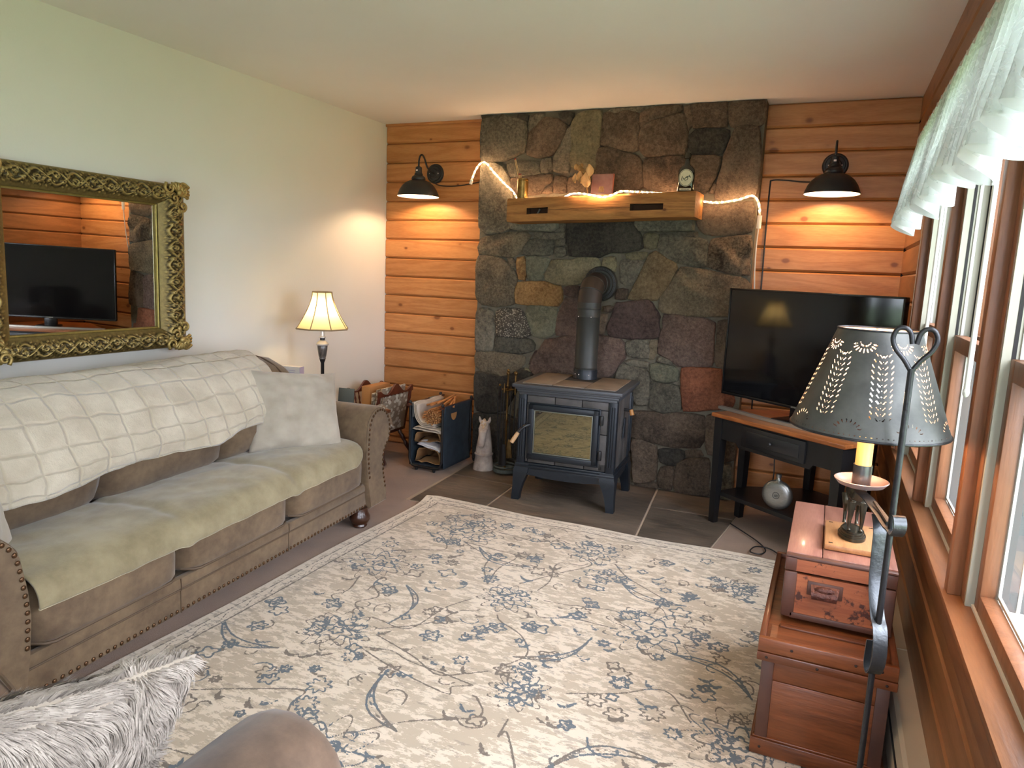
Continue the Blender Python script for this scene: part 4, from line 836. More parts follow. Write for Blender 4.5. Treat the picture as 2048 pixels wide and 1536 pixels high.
# board and bronze horse
bd = tag(MB().box((0, 0, .010), (.155, .25, .018), .004).obj('display_board', wood('pale_board', (176, 128, 84), (140, 96, 60), 'Y', tone=0, rough=.4)), 'pale wooden board with bolts under the bronze horse on the box', 'board'); bd.location = (3.318, -2.265, ztop+.001)
for x in (-.06, .06):
    for y in (-.105, .105): MB().box((x, y, .0195), (.012, .004, .002)).obj('slot_bolt', M['nail'], bd)
m = N('dark_bronze'); m.bsdf(m.mix(m.noise(m.map(), 30, 4), lin((44, 42, 38)), lin((88, 84, 70))), .3, .75, m.bump(m.noise(m.map(), 80, 3), .2, .002)); M['bronze'] = m.m
ho = thing('bronze_horse', 'dark bronze standing horse figurine on an oval stepped base', 'figurine', (3.318, -2.275, ztop+.021), R(8))
b = MB()
for z0, z1, a, c in ((0, .010, .040, .062), (.010, .016, .036, .058), (.016, .022, .034, .055), (.022, .027, .030, .050)):
    b.rings([[(a*math.cos(t), c*math.sin(t), z) for t in np.linspace(0, 2*math.pi, 32, endpoint=False)] for z in (z0, z1)])
b.obj('oval_base', M['bronze'], ho, 30)
b = MB()
def limb(P, r): b.tube(spline(P, 4), list(np.interp(np.linspace(0, len(P)-1, (len(P)-1)*4+1), range(len(P)), r)), 10)
for s in (-1, 1):
    limb([(s*.016, -.034, .125), (s*.017, -.036, .085), (s*.016+.002*s, -.033, .060), (s*.017, -.034, .036), (s*.017, -.038, .029)], [.014, .0085, .0065, .0045, .007])           # front
    limb([(s*.017, .040, .128), (s*.019, .032, .100), (s*.018, .046, .070), (s*.018, .044, .040), (s*.018, .040, .029)], [.019, .013, .0065, .005, .007])                          # hind, hock behind
limb([(0, -.045, .135), (0, -.02, .138), (0, .02, .137), (0, .05, .138), (0, .060, .132)], [.022, .0255, .024, .0245, .015])
limb([(0, -.042, .142), (0, -.058, .170), (0, -.066, .195), (0, -.072, .206)], [.021, .016, .0125, .010])
limb([(0, -.066, .207), (0, -.084, .199), (0, -.102, .184), (0, -.108, .178)], [.0115, .0105, .0075, .006])
for s in (-1, 1): limb([(s*.006, -.064, .212), (s*.0075, -.062, .226)], [.0045, .0015])
limb([(0, .058, .142), (0, .074, .128), (0, .078, .09), (0, .076, .06)], [.007, .009, .008, .003])
for i in range(7): b.ball((.003*(-1)**i, -.046-.004*i, .165+.007*i), .008, (.7, 1, 1.2), 8)
o = b.obj('horse_body', M['bronze'], ho, 180); md = o.modifiers.new('fuse', 'REMESH'); md.mode = 'VOXEL'; md.voxel_size = .0016; md.use_smooth_shade = True
# ================================================================ TIN FLOOR LAMP
M['wrought'] = plain('wrought_iron', (62, 62, 64), .36, .75, c2=(46, 46, 48), vs=16, bump=.2, bs=140); M['strap'] = plain('iron_strap', (88, 90, 92), .34, .8, c2=(66, 68, 70), vs=14, bump=.2, bs=90)
lx, ly, cx, cy = 3.354, -3.0, 3.297, -2.80
fl = thing('floor_lamp', 'iron floor lamp with a punched tin shade and heart finial', 'lamp', (lx, ly, .001))
def LP(*p): return (p[0]-lx, p[1]-ly, p[2])
MB().tube([(0, 0, .02), (0, 0, 1.222)], .0068, 12).obj('pole', M['wrought'], fl, 60)
b = MB()
for s in (-1, 1):
    P = [(0, 0, 1.215), (s*.016, 0, 1.240), (s*.034, 0, 1.262), (s*.041, 0, 1.284), (s*.034, 0, 1.303), (s*.020, 0, 1.306), (s*.009, 0, 1.296), (s*.004, 0, 1.274)]
    b.tube(spline(P, 6), .0052, 10)
b.obj('heart_finial', M['wrought'], fl, 60)
for a in range(3):
    an = R(90+120*a); b = MB(); b.tube(spline([(0, 0, .03), (.06*math.cos(an), .06*math.sin(an), .075), (.12*math.cos(an), .12*math.sin(an), .05), (.15*math.cos(an), .15*math.sin(an), .008)], 5), .006, 8); b.obj('foot', M['wrought'], fl, 60)
# friction bracket: arm strap, curl, long diagonal strap and C-loop
ex, ey = cx-lx, cy-ly; d = Vector((ex, ey, 0)).normalized(); pn = Vector((-d.y, d.x, 0)); za = .868
def strap(nm, P, w, th, side, par=fl):
    P = [Vector(p) for p in P]; Rg = []
    for i, p in enumerate(P):
        t = (P[min(i+1, len(P)-1)]-P[max(i-1, 0)]).normalized(); up = side.cross(t).normalized()
        Rg.append([p+side*w/2+up*th/2, p-side*w/2+up*th/2, p-side*w/2-up*th/2, p+side*w/2-up*th/2])
    return MB().rings(Rg).obj(nm, M['strap'], par, 40)
curl = [d*(-.012)+Vector((0, 0, za)), d*(-.030)+Vector((0, 0, za-.004)), d*(-.044)+Vector((0, 0, za+.010)), d*(-.046)+Vector((0, 0, za+.028)), d*(-.034)+Vector((0, 0, za+.040)), d*(-.016)+Vector((0, 0, za+.036))]
strap('arm_strap', [d*.215+Vector((0, 0, za+.022)), d*.15+Vector((0, 0, za+.022)), d*.06+Vector((0, 0, za+.010))]+spline([d*.01+Vector((0, 0, za))]+curl, 5), .026, .003, pn)
strap('tension_strap', spline([d*.075+Vector((0, 0, za+.008)), d*.055+Vector((0, 0, za-.02)), d*.050+Vector((0, 0, .80)), d*.042+Vector((0, 0, .72)), d*.012+Vector((0, 0, .662)), d*(-.012)+Vector((0, 0, .64)), d*(-.026)+Vector((0, 0, .60)), d*(-.024)+Vector((0, 0, .56)), d*(-.004)+Vector((0, 0, .53)), d*.016+Vector((0, 0, .545)), d*.014+Vector((0, 0, .60))], 6), .030, .003, pn)
b = MB(); b.tube([d*.02+Vector((0, 0, za+.007)), d*.11+Vector((0, 0, za+.026))], .004, 6); b.obj('set_rod', M['wrought'], fl)
M['pan'] = plain('pink_copper_tin', (186, 158, 150), .35, .6, c2=(168, 146, 150), vs=9)
o = (ex, ey, 0)
MB().lathe([(.001, .900), (.030, .901), (.052, .908), (.062, .920), (.0605, .921), (.051, .911), (.030, .904), (.001, .903)], o, 40).obj('drip_pan', M['pan'], fl, 50)
MB().lathe([(.0215, .902), (.0215, .958), (.0200, .958), (.0200, .905)], o, 32, caps=False).obj('candle_cup', M['strap'], fl, 40)
m = N('wax_painted_glow'); m.bsdf(lin((232, 192, 116)), .4, 0, None, .5, emit=lin((255, 176, 80)), es=.25); M['candle'] = m.m  # weak emission paints the bulb's glow into the wax sleeve
MB().lathe([(.001, .905), (.0185, .905), (.0185, 1.035), (.016, 1.04), (.001, 1.04)], o, 28).obj('candle_sleeve', M['candle'], fl, 40)
MB().lathe([(.010, 1.04), (.012, 1.05), (.012, 1.085), (.001, 1.086)], o, 16).obj('socket', plain('brass_socket', (180, 140, 80), .3, .8), fl)
M['bulb_tin'] = emitter('tin_lamp_bulb_glow', (1.0, .70, .42), K_TIN)
MB().ball((ex, ey, 1.135), .026, (1, 1, 1.25), 16).obj('light_bulb', M['bulb_tin'], fl, 180)
b = MB(); b.tube([LP(cx-.088, cy, 1.270), LP(cx+.088, cy, 1.270)], .0025, 6); b.tube([LP(cx, cy-.088, 1.270), LP(cx, cy+.088, 1.270)], .0025, 6); b.tube([LP(cx, cy, 1.17), LP(cx, cy, 1.272)], .002, 6); b.box(LP(cx, cy, 1.276), (.018, .018, .012), .002); b.obj('spider', plain('peach_metal', (214, 170, 130), .5), fl)
# shade: cone mesh whose punched slits and dots are real openings
r0, r1, z0, z1 = .176, .090, 1.050, 1.289; nu, nv = 640, 150
slits = []                                                # (theta, v, dtheta half length, slope, half width) in metres on the cone
def slit(th, v, ang, L=.0044, w=.0008): slits.append((th, v, ang, L, w))
slant = math.hypot(r0-r1, z1-z0)
def rad_(v): return r0+(r1-r0)*v
base = math.atan2(-1, -.35)                                # towards the camera
for k in range(8):                                        # eight feather sprays around
    tc = base+.42+k*math.pi/4
    for j in range(12):
        v = .20+.052*j; sp_ = .016*min(1, (13-j)/5+.25)*1.0
        for s in (-1, 1):
            slit(tc+s*sp_*1.25/rad_(v), v+.012, s*R(52)); slit(tc+s*sp_*.45/rad_(v), v, s*R(52), .0045)
        slit(tc, v, R(90), .0010, .0011)
    tm = base+.03+k*math.pi/4                              # sun-rays under the top rim between sprays
    for j in range(9):
        a = R(-170+j*20); rr = .019; slit(tm+rr*math.cos(a)*1.15/rad_(.86), .885+rr*math.sin(a)/slant, a, .0048, .0013)
    for j in range(9):
        a = R(-170+j*20); rr = .010; slit(tm+rr*math.cos(a)*1.15/rad_(.86), .895+rr*math.sin(a)/slant, 0, .0012, .0013)
    for j in range(8):
        a = R(15+j*21); rr = .023; slit(tm+rr*math.cos(a)*1.2/rad_(.1), .075+rr*math.sin(a)/slant, a, .0042, .0009)
for k in range(96): slit(2*math.pi*k/96, .035, 0, .0009, .0011)
TH = np.arange(nu)*2*math.pi/nu; keep = np.ones((nv-1, nu), bool); vc = (np.arange(nv-1)+.5)/(nv-1); tcn = TH+math.pi/nu
for th, v, ang, L, w in slits:
    r = rad_(v); iv = np.where(np.abs(vc-v)*slant < L+.002)[0]
    dth = (tcn-th+math.pi) % (2*math.pi)-math.pi; it = np.where(np.abs(dth)*r < L+.002)[0]
    if not len(iv) or not len(it): continue
    X = dth[it][None, :]*r; Y = ((vc[iv]-v)*slant)[:, None]; a = X*math.cos(ang)+Y*math.sin(ang); c = -X*math.sin(ang)+Y*math.cos(ang)
    keep[np.ix_(iv, it)] &= ~((np.abs(a) < L) & (np.abs(c) < w))
V = [(ex+rad_(v)*math.cos(t), ey+rad_(v)*math.sin(t), z0+(z1-z0)*v) for v in np.linspace(0, 1, nv) for t in TH]
F = [(j*nu+i, j*nu+(i+1) % nu, (j+1)*nu+(i+1) % nu, (j+1)*nu+i) for j in range(nv-1) for i in range(nu) if keep[j, i]]
m = N('punched_tin'); v_ = m.map(); ge = m.n('NewGeometry'); nn = m.noise(v_, 12, 5)
outer = m.bsdf(m.mix(m.mr(nn, .35, .65), lin((62, 62, 60)), lin((86, 86, 82))), .48, .35, m.bump(m.noise(v_, 150, 3), .15, .002), out=False); inner = m.bsdf(lin((236, 206, 188)), .5, out=False)
m.mixs(ge.outputs['Backfacing'], outer, inner); M['tin'] = m.m
shd = pydata('shade', V, F, M['tin'], fl)
b = MB(); P = [Vector((ex+r0*math.cos(t), ey+r0*math.sin(t), z0)) for t in np.linspace(0, 2*math.pi, 81)]; b.tube(P, .003, 6); b.obj('bottom_rim', M['wrought'], shd, 60)
b = MB(); P = [Vector((ex+r1*math.cos(t), ey+r1*math.sin(t), z1)) for t in np.linspace(0, 2*math.pi, 61)]; b.tube(P, .0025, 6); b.obj('top_rim', M['wrought'], shd, 60)
# ================================================================ LACE VALANCE AND DRAW RODS
m = N('white_lace'); uv = m.tc.outputs['UV']; mp = m.n('Mapping'); mp.inputs['Scale'].default_value = (1, 1, 1); m.l(uv, mp.inputs['Vector']); u_ = mp.outputs[0]
mesh_ = m.vor(u_, 260, 'DISTANCE_TO_EDGE'); vine = m.noise(u_, 15, 2, .4, 2.4); vl = m.math('LESS_THAN', m.math('ABSOLUTE', m.math('SUBTRACT', vine, .5)), .045)
leafv = m.vor(u_, 30); lf = m.math('LESS_THAN', m.math('ADD', leafv.outputs['Distance'], m.math('MULTIPLY', m.noise(u_, 60, 2), .25)), .42)
solid = m.math('MAXIMUM', vl, lf); sy = m.n('SeparateXYZ'); m.l(u_, sy.inputs[0]); hem = m.math('LESS_THAN', sy.outputs[1], .022); solid = m.math('MAXIMUM', solid, hem)
dens = m.math('MAXIMUM', m.math('MULTIPLY', solid, .96), .66)
df = m.n('BsdfDiffuse'); df.inputs[0].default_value = lin((210, 210, 208)); tl = m.n('BsdfTranslucent'); tl.inputs[0].default_value = lin((196, 206, 200)); tr = m.n('BsdfTransparent')
cl = m.n('MixShader'); cl.inputs[0].default_value = .5; m.l(df.outputs[0], cl.inputs[1]); m.l(tl.outputs[0], cl.inputs[2])
m.mixs(dens, tr.outputs[0], cl.outputs[0]); M['lace'] = m.m
va = thing('lace_valance', 'gathered white lace valance hanging along the top of the windows', 'curtain', (3.44, -2.8, 2.03))
ya, yb_ = -1.07, -5.2; zt = 2.035; nu, nv = 1100, 40
def vx(s, v):
    ph = s*2*math.pi/.105+2.2*nz(s*2.1, 3)
    sw = .5+.5*math.sin(s*2*math.pi/.82-.6)
    amp = .012+.030*v*(1+.4*nz(s*3, 7)); x = 3.466-.030*v-.016*v*sw + amp*math.sin(ph) + .008*v*nz(s*14, v*3)
    drop = .358+.045*sw+.022*math.sin(ph*.5+1)+.012*math.sin(ph)
    z = zt-drop*v + (.010*math.sin(ph*2) if v == 0 else 0); return x, z
V = []; UV = []
for j in range(nv):
    for i in range(nu):
        s = (i/(nu-1))*(ya-yb_); v = j/(nv-1); x, z = vx(s, v); ph = s*2*math.pi/.105+2.2*nz(s*2.1, 3)
        V.append((x-3.44, ya-s+.022*v*math.cos(ph)+2.8, z-2.03)); UV.append((s*1.5, (1-v)*.43))
F = [(j*nu+i, j*nu+i+1, (j+1)*nu+i+1, (j+1)*nu+i) for j in range(nv-1) for i in range(nu-1)]
o = pydata('lace_cloth', V, F, M['lace'], va); uvl = o.data.uv_layers.new(name='UVMap')
li = np.empty(len(o.data.loops), int); o.data.loops.foreach_get('vertex_index', li); uvl.data.foreach_set('uv', np.array(UV)[li].ravel())
MB().tube([(3.462-3.44, ya+.02+2.8, 0), (3.462-3.44, yb_+2.8, 0)], .009, 10).obj('curtain_rod', M['white'], va)
for y in (-1.0, -2.75, -4.4): MB().box((.062, y+2.8, .0), (.09, .016, .022), .003).obj('rod_bracket', M['white'], va)
for i, (y, zb, lab) in enumerate(((-2.16, .95, 'long white draw rod hanging in front of the second window'), (-2.97, 1.18, 'white draw rod ending in mid-air by the third window, nearest the camera'))):
    t = thing('draw_rod', lab, 'curtain rod', (3.462, y, zb), 0); MB().tube([(0, 0, 0), (0, -.004, 2.0-zb)], .0055, 10).obj('rod', M['white'], t); MB().ball((0, 0, .0), .007, (1, 1, 1.6), 10).obj('tip', M['white'], t)
# ================================================================ SOFA (local x = along the sofa from its far arm, y = out into the room)
m = N('brown_suede'); v = m.map(); a_ = m.noise(v, 5, 5, .65); f_ = m.noise(v, 30, 4, .6)
m.bsdf(m.mix(m.mr(m.math('ADD', m.math('MULTIPLY', a_, .65), m.math('MULTIPLY', f_, .35)), .36, .66), lin((88, 70, 53)), lin((124, 103, 78))), .8, 0, m.bump(m.noise(v, 400, 2), .15, .001), .25, 0, .25); M['suede'] = m.m
M['welt'] = plain('dark_suede_welt', (88, 70, 52), .7); M['nailhead'] = plain('antique_nailhead', (96, 70, 48), .35, .8); M['walnut'] = plain('dark_walnut', (62, 36, 24), .3, coat=.4)
sf = thing('sofa', 'long brown suede three-seat sofa with rolled arms and nailhead trim', 'sofa', (.99, -1.55, 0), R(-85))
SL = 2.09
def cushion(cx, cy, cz, sx, sy, sz, e=.32, n=26, crown=.02, seed=0, wr=.004):
    """soft box: superellipsoid with a crowned top"""
    V = []; nn = n
    def sp(a, p): return math.copysign(abs(a)**p, a)
    Rg = []
    for j in range(1, 14):
        ph = -math.pi/2+math.pi*j/14; r = []
        for i in range(nn*2):
            th = math.pi*i/nn; x = sp(math.cos(ph), e)*sp(math.cos(th), e); y = sp(math.cos(ph), e)*sp(math.sin(th), e); z = sp(math.sin(ph), e)
            X, Y, Z = x*sx/2, y*sy/2, z*sz/2
            Z += crown*(1-x*x)*(1-y*y)*(1 if z > 0 else .2)*abs(z); w = wr*fbm(X*7+seed, Y*7, Z*7); r.append((cx+X+w, cy+Y+w, cz+Z+w))
        Rg.append(r)
    return Rg
MB().box((SL/2, -.455, .165), (SL-.1, .85, .115), .012).obj('base_frame', M['suede'], sf)
MB().box((SL/2, -.012, .145), (SL-.12, .030, .095), .010).obj('front_rail', M['suede'], sf)
MB().box((SL/2, -.010, .212), (SL-.13, .034, .048), .014).obj('upper_rail', M['suede'], sf)
for x in (.76, 1.395): MB().tube([(x, .004, .10), (x, .004, .185), (x, .009, .192), (x, .008, .232)], .0022, 6).obj('seam', M['welt'], sf)
MB().tube([(.08, .004, .190), (SL-.08, .004, .190)], .0035, 6).obj('seam', M['welt'], sf)
nh0 = MB().ball((0, 0, 0), .0078, (1, .5, 1), 8).obj('nailhead', M['nailhead'], sf, 180); nh0.location = (.02, .005, .112)
x = .048
while x < SL-.02: again(nh0, 'nailhead', sf, (x, .005, .112)); x += .0268
for k in range(3):
    x0 = .125+.636*k; MB().rings(cushion(x0+(.316 if k < 2 else .286), -.30, .340, .630 if k < 2 else .572, .68, .215, .26, crown=.018, seed=k*3)).obj('seat_cushion', M['suede'], sf, 180)
    w = []
    for a in np.linspace(0, 1, 24): xx = x0+.02+a*(.592 if k < 2 else .534); e_ = max(0, abs(a-.5)*2-.85)/.15; w.append((xx, .030-.045*e_**2, .252+.006*e_))
    MB().tube(w, .005, 6).obj('cushion_welt', M['welt'], sf)
BP = [(-.47, .43), (-.40, .44), (-.335, .50), (-.312, .58), (-.335, .67), (-.395, .77), (-.475, .845), (-.57, .885), (-.66, .89), (-.74, .86), (-.775, .80), (-.78, .60), (-.70, .45)]
def back_cush(x0, x1, seed):
    Rg = []; c = (-.56, .66)
    for i in range(15):
        u = i/14; x = x0+(x1-x0)*u; k = (1-abs(2*u-1)**6)**.5 if 0 < u < 1 else .0; k = .82+.18*k
        Rg.append([(x, c[0]+(p-c[0])*k+.006*fbm(x*6+seed, q*7, p), c[1]+(q-c[1])*k+.006*fbm(x*6, q*7+seed, p)) for p, q in BP])
    return Rg
for k in range(3):
    x0 = .125+.636*k; MB().rings(back_cush(x0-.005 if k else .10, x0+.630 if k < 2 else SL-.02, k*5)).obj('back_cushion', M['suede'], sf, 180)
MB().tube(spline([(.215, -.56+(p+.56)*.995, .66+(q-.66)*.995) for p, q in BP[3:12]], 5), .005, 6).obj('cushion_welt', M['welt'], sf)
b = MB(); b.box((SL/2, -.80, .45), (SL-.02, .13, .70), .05); b.obj('back_frame', M['suede'], sf)
def arm(mirror):
    f = (lambda s: SL-s) if mirror else (lambda s: s)
    P = [(-.085, .09), (-.075, .17), (-.052, .27), (-.050, .35), (-.075, .405)]
    P += [(-.015+.126*math.cos(R(a)), .515+.126*math.sin(R(a))) for a in range(215, -1, -18)]
    P += [(.122, .44), (.125, .36), (.112, .24), (.085, .09)]
    Rg = []
    for y, k in ((-.84, .9), (-.80, 1), (-.4, 1.0), (-.10, 1), (.000, 1.0), (.016, .985), (.026, .955)):
        cx_, cz_ = .0, .38; Rg.append([(f(cx_+(s-cx_)*k), y-.02*(z-.4), cz_+(z-cz_)*k) for s, z in P])
    MB().rings(Rg).obj('arm', M['suede'], sf, 40)
    Q = [(cx_+(s-cx_)*.86, cz_+(z-cz_)*.93) for s, z in P if z > .1]
    L = [Vector((f(s), .0275-.02*(z-.4), z)) for s, z in spline([(s, z, 0) for s, z in Q], 3) for s, z in [(s, z)]] if False else [Vector((f(p.x), .029-.02*(p.y-.4), p.y)) for p in spline([(s, z, 0) for s, z in Q], 4)]
    acc = 0; nx = .0
    for i in range(1, len(L)):
        d_ = (L[i]-L[i-1]).length
        while acc+d_ >= nx: again(nh0, 'nailhead', sf, L[i-1].lerp(L[i], (nx-acc)/d_)); nx += .026
        acc += d_
    MB().tube([Vector((f(p.x*1.10), .019-.02*(p.y-.4), .38+(p.y-.38)*1.035)) for p in spline([(s, z, 0) for s, z in Q], 4)], .0035, 6).obj('arm_welt', M['welt'], sf)
arm(False); arm(True)
for x, y in ((.12, -.015), (SL-.12, -.145), (.08, -.80), (SL-.08, -.80)):
    MB().lathe([(.001, 0), (.034, .0), (.040, .008), (.036, .018), (.046, .026), (.055, .045), (.054, .062), (.044, .080), (.040, .104), (.001, .106)], (x, y, .002), 24).obj('bun_foot', M['walnut'], sf)
def SW(x, y, z=0): # sofa local -> world
    c, s = math.cos(R(-85)), math.sin(R(-85)); return Vector((.99+x*c-y*s, -1.55+x*s+y*c, z))
# seat blanket
m = N('sage_blanket'); v = m.map(); m.bsdf(m.mix(m.mr(m.noise(v, 7, 5, .65), .35, .65), lin((126, 114, 86)), lin((152, 140, 110))), .95, 0, m.bump(m.noise(v, 260, 3), .35, .002), .2, 0, .35); M['sage'] = m.m
sb_ = thing('seat_blanket', 'sage beige blanket spread over the seat cushions of the long sofa', 'blanket', (.99, -1.55, 0), R(-85))
prof = [(-.42, .455), (-.36, .466), (-.28, .474), (-.20, .478), (-.12, .478), (-.05, .474), (.0, .464), (.030, .446), (.047, .424), (.054, .400), (.056, .378)]
pv = spline([(0, y, z) for y, z in prof], 4)
def bl(u, v, off=0.0):
    s = .165+1.80*u; k = v*(len(pv)-1); i = min(int(k), len(pv)-2); p = pv[i].lerp(pv[i+1], k-i)
    edge = max(0, (.07-u)/.07); cut = 1-.42*edge**2*1.0                  # rounded far end: hem pulls back over the seat
    if edge > 0: k = v*cut*(len(pv)-1); i = min(int(k), len(pv)-2); p = pv[i].lerp(pv[i+1], k-i)
    gap = math.exp(-((s-.76)/.03)**2)+math.exp(-((s-1.395)/.03)**2)
    wv = .009*fbm(s*4, p.y*7, 2)+.010*max(0, math.sin(s*16+p.y*13+3*nz(s*2, p.y*2)))**3*max(0, nz(s*2.2, p.y*3, 8)+.25)+.006*nz(s*3+p.y*9, p.y*2, 5)+.005*math.sin(s*9+p.y*20)*max(0, nz(s*2, 4))
    return (s, p.y+.004*fbm(s*9, v*4)+off*.2, p.z+wv*(1-.5*v)-.010*gap+.006-.008*(.5+.5*math.sin(s*5.2+1))*max(0, v-.8)*5+off)
b = MB(); b.grid(lambda u, v: bl(u, v), 150, 41); o = b.obj('cloth', M['sage'], sb_, 180); md = o.modifiers.new('thick', 'SOLIDIFY'); md.thickness = .006; md.offset = 1
M['hem'] = plain('pale_hem', (190, 178, 146), .9)
MB().tube([bl(u, 1, .0) for u in np.linspace(0, 1, 110)], .0042, 6).obj('hem', M['hem'], sb_)
# fleece throw over the back
m = N('cream_fleece'); v = m.map(); big = m.noise(v, 9, 4); fine = m.noise(v, 190, 4, .7); mid = m.noise(v, 60, 4, .7)
sx_ = m.n('SeparateXYZ'); uvn = m.n('UVMap'); wob = m.n('VectorMath', operation='ADD'); nzv = m.n('TexNoise'); m.l(uvn.outputs[0], nzv.inputs['Vector']); nzv.inputs['Scale'].default_value = 9
sc_ = m.n('VectorMath', operation='SCALE'); m.l(nzv.outputs['Color'], sc_.inputs[0]); sc_.inputs['Scale'].default_value = .035; m.l(uvn.outputs[0], wob.inputs[0]); m.l(sc_.outputs[0], wob.inputs[1]); m.l(wob.outputs[0], sx_.inputs[0])
def gl(o, per, w):
    f = m.math('FRACT', m.math('DIVIDE', o, per)); d = m.math('ABSOLUTE', m.math('SUBTRACT', f, .5)); return m.mr(m.math('MULTIPLY', d, per), 0, w, 1, 0, True)
ln = m.math('MAXIMUM', gl(sx_.outputs[0], .125, .010), gl(sx_.outputs[1], .100, .010))
hgt = m.math('SUBTRACT', m.math('ADD', m.math('MULTIPLY', fine, .5), m.math('MULTIPLY', mid, .9)), m.math('MULTIPLY', ln, 1.6))
m.bsdf(m.mix(m.math('MULTIPLY', ln, .30), m.mix(m.mr(big, .35, .65), lin((184, 172, 150)), lin((206, 195, 174))), lin((168, 154, 128))), .95, 0, m.bump(hgt, .55, .010), .2, 0, .5); M['fleece'] = m.m
tw = thing('fleece_throw', 'cream quilted fleece throw draped over the back of the sofa', 'throw', (.99, -1.55, 0), R(-85))
tp = spline([(0, -.288, .590), (0, -.292, .635), (0, -.318, .70), (0, -.375, .785), (0, -.46, .865), (0, -.565, .907), (0, -.665, .912), (0, -.76, .88), (0, -.80, .80)], 6)
nu, nv = 190, len(tp); V = []; UV = []
for j, p in enumerate(tp):
    for i in range(nu):
        u = i/(nu-1); v = j/(nv-1); s0 = .50-.27*min(1, v*1.35)+.05*nz(v*4, 3); s = s0+(2.24-s0)*u
        drop = max(0, 1-v*3.2); z = p.z-drop*(.03*nz(s*2.2, 1)+.075*max(0, s-1.35)**1.2+.01*math.sin(s*9)); y = p.y+.012*drop*math.sin(s*8+1)+.012*fbm(s*4, v*5)
        er = max(0, (.05-u)/.05); z += .012*fbm(s*5, v*6, 3)-.012*er**2+.012; V.append((s, y, z)); UV.append((s*1.0+.04*v, v*.85+.03*math.sin(s*2)))
F = [(j*nu+i, j*nu+i+1, (j+1)*nu+i+1, (j+1)*nu+i) for j in range(nv-1) for i in range(nu-1)]
o = pydata('fleece_cloth', V, F, M['fleece'], tw); uvl = o.data.uv_layers.new(name='UVMap'); li = np.empty(len(o.data.loops), int); o.data.loops.foreach_get('vertex_index', li); uvl.data.foreach_set('uv', np.array(UV)[li].ravel())
md = o.modifiers.new('thick', 'SOLIDIFY'); md.thickness = .014; md.offset = 1
# pillows
def pillow_mb(w, h, t, seed=0, n=44, wr=.020):
    b = MB(); V = []
    for side in (1, -1):
        def f(a, c):
            u, v = 2*a-1, 2*c-1; e = ((1-u*u)*(1-v*v)); z = side*t/2*max(0, e)**.42
            x = w/2*u*(1-.075*(1-v*v)**1.0*abs(u)); y = h/2*v*(1-.075*(1-u*u)*abs(v))
            k = wr*min(1, e*4)*(fbm(u*1.7+seed, v*1.7, side)+.6*math.sin(u*5+v*7+seed)*nz(u*2, v*2, seed)); return (x, y, z+side*k)
        b.grid(f, n, n)
    bmesh.ops.remove_doubles(b.bm, verts=b.bm.verts[:], dist=.0006); return b
m = N('grey_beige_velvet'); v = m.map(); m.bsdf(m.mix(m.mr(m.noise(v, 8, 4), .3, .7), lin((154, 144, 128)), lin((176, 166, 150))), .85, 0, m.bump(m.noise(v, 320, 2), .2, .001), .3, 0, .4); M['velvet'] = m.m
def place(o, c, right, up):
    r = Vector(right).normalized(); u = Vector(up); u = (u-r*u.dot(r)).normalized(); n_ = r.cross(u)
    mt = Matrix((r, u, n_)).transposed(); o.location = c; o.rotation_euler = mt.to_euler()
pl = tag(pillow_mb(.48, .43, .19, 3).obj('throw_pillow', M['velvet'], None, 180), 'grey-beige velvet pillow propped against the far arm of the sofa', 'pillow'); place(pl, (.76, -1.918, .648), (.479, .872, -.10), (-.353, .295, .888))
pl2 = tag(pillow_mb(.45, .43, .16, 8).obj('throw_pillow', M['velvet'], None, 180), 'pale velvet pillow at the near arm of the sofa, cut by the left edge', 'pillow'); place(pl2, SW(2.02, -.25, .66), SW(-.22, -.10)-SW(0, 0), (-.38, .05, 1.0))
# ================================================================ END TABLE, LAMP, BOOKS
M['mahog'] = wood('dark_mahogany', (112, 66, 40), (74, 40, 24), 'X', tone=.05, rough=.35, coat=.2); M['mahog_d'] = plain('deep_mahogany', (72, 38, 24), .35, c2=(56, 30, 20), vs=8, coat=.25)
et = thing('end_table', 'brown wooden end table between the sofa arm and the magazine rack', 'table', (.42, -1.185, .002))
MB().box((0, 0, .488), (.60, .40, .022), .005).obj('table_top', M['mahog'], et); MB().box((0, 0, .44), (.54, .34, .075)).obj('apron', M['mahog_d'], et)
for x in (-.25, .25):
    for y in (-.155, .155): MB().lathe([(.001, 0), (.012, 0), (.014, .02), (.018, .10), (.015, .13), (.019, .15), (.019, .30), (.014, .32), (.020, .36), (.020, .44)], (x, y, 0), 14).obj('leg', M['mahog_d'], et)
MB().box((0, 0, .13), (.50, .31, .014), .003).obj('shelf', M['mahog_d'], et)
zt_ = .502
tl = thing('table_lamp', 'lit table lamp with a cream bell shade and black column on the end table', 'lamp', (.36, -1.205, zt_))
M['marble'] = plain('crackled_marble', (120, 110, 104), .3, c2=(40, 36, 34), vs=26, stretch=(3, 3, .7), detail=7, coat=.3); M['silverleaf'] = plain('whitewashed_metal', (206, 202, 198), .35, .3)
z_ = -zt_
MB().lathe([(.001, 0), (.080, 0), (.080, .008), (.070, .016), (.040, .024), (.022, .040), (.012, .06), (.0105, .09), (.0105, .285), (.016, .300), (.019, .312)], n=24).obj('column', M['black'], tl, 40)
MB().lathe([(.019, .811), (.021, .813), (.019, .818), (.024, .835), (.029, .87), (.031, .890), (.029, .895)], (0, 0, z_), 24).obj('urn', M['marble'], tl, 40)
MB().lathe([(.031, .894), (.038, .899), (.039, .905), (.030, .915), (.018, .925), (.013, .928)], (0, 0, z_), 24).obj('dome', M['silverleaf'], tl, 40)
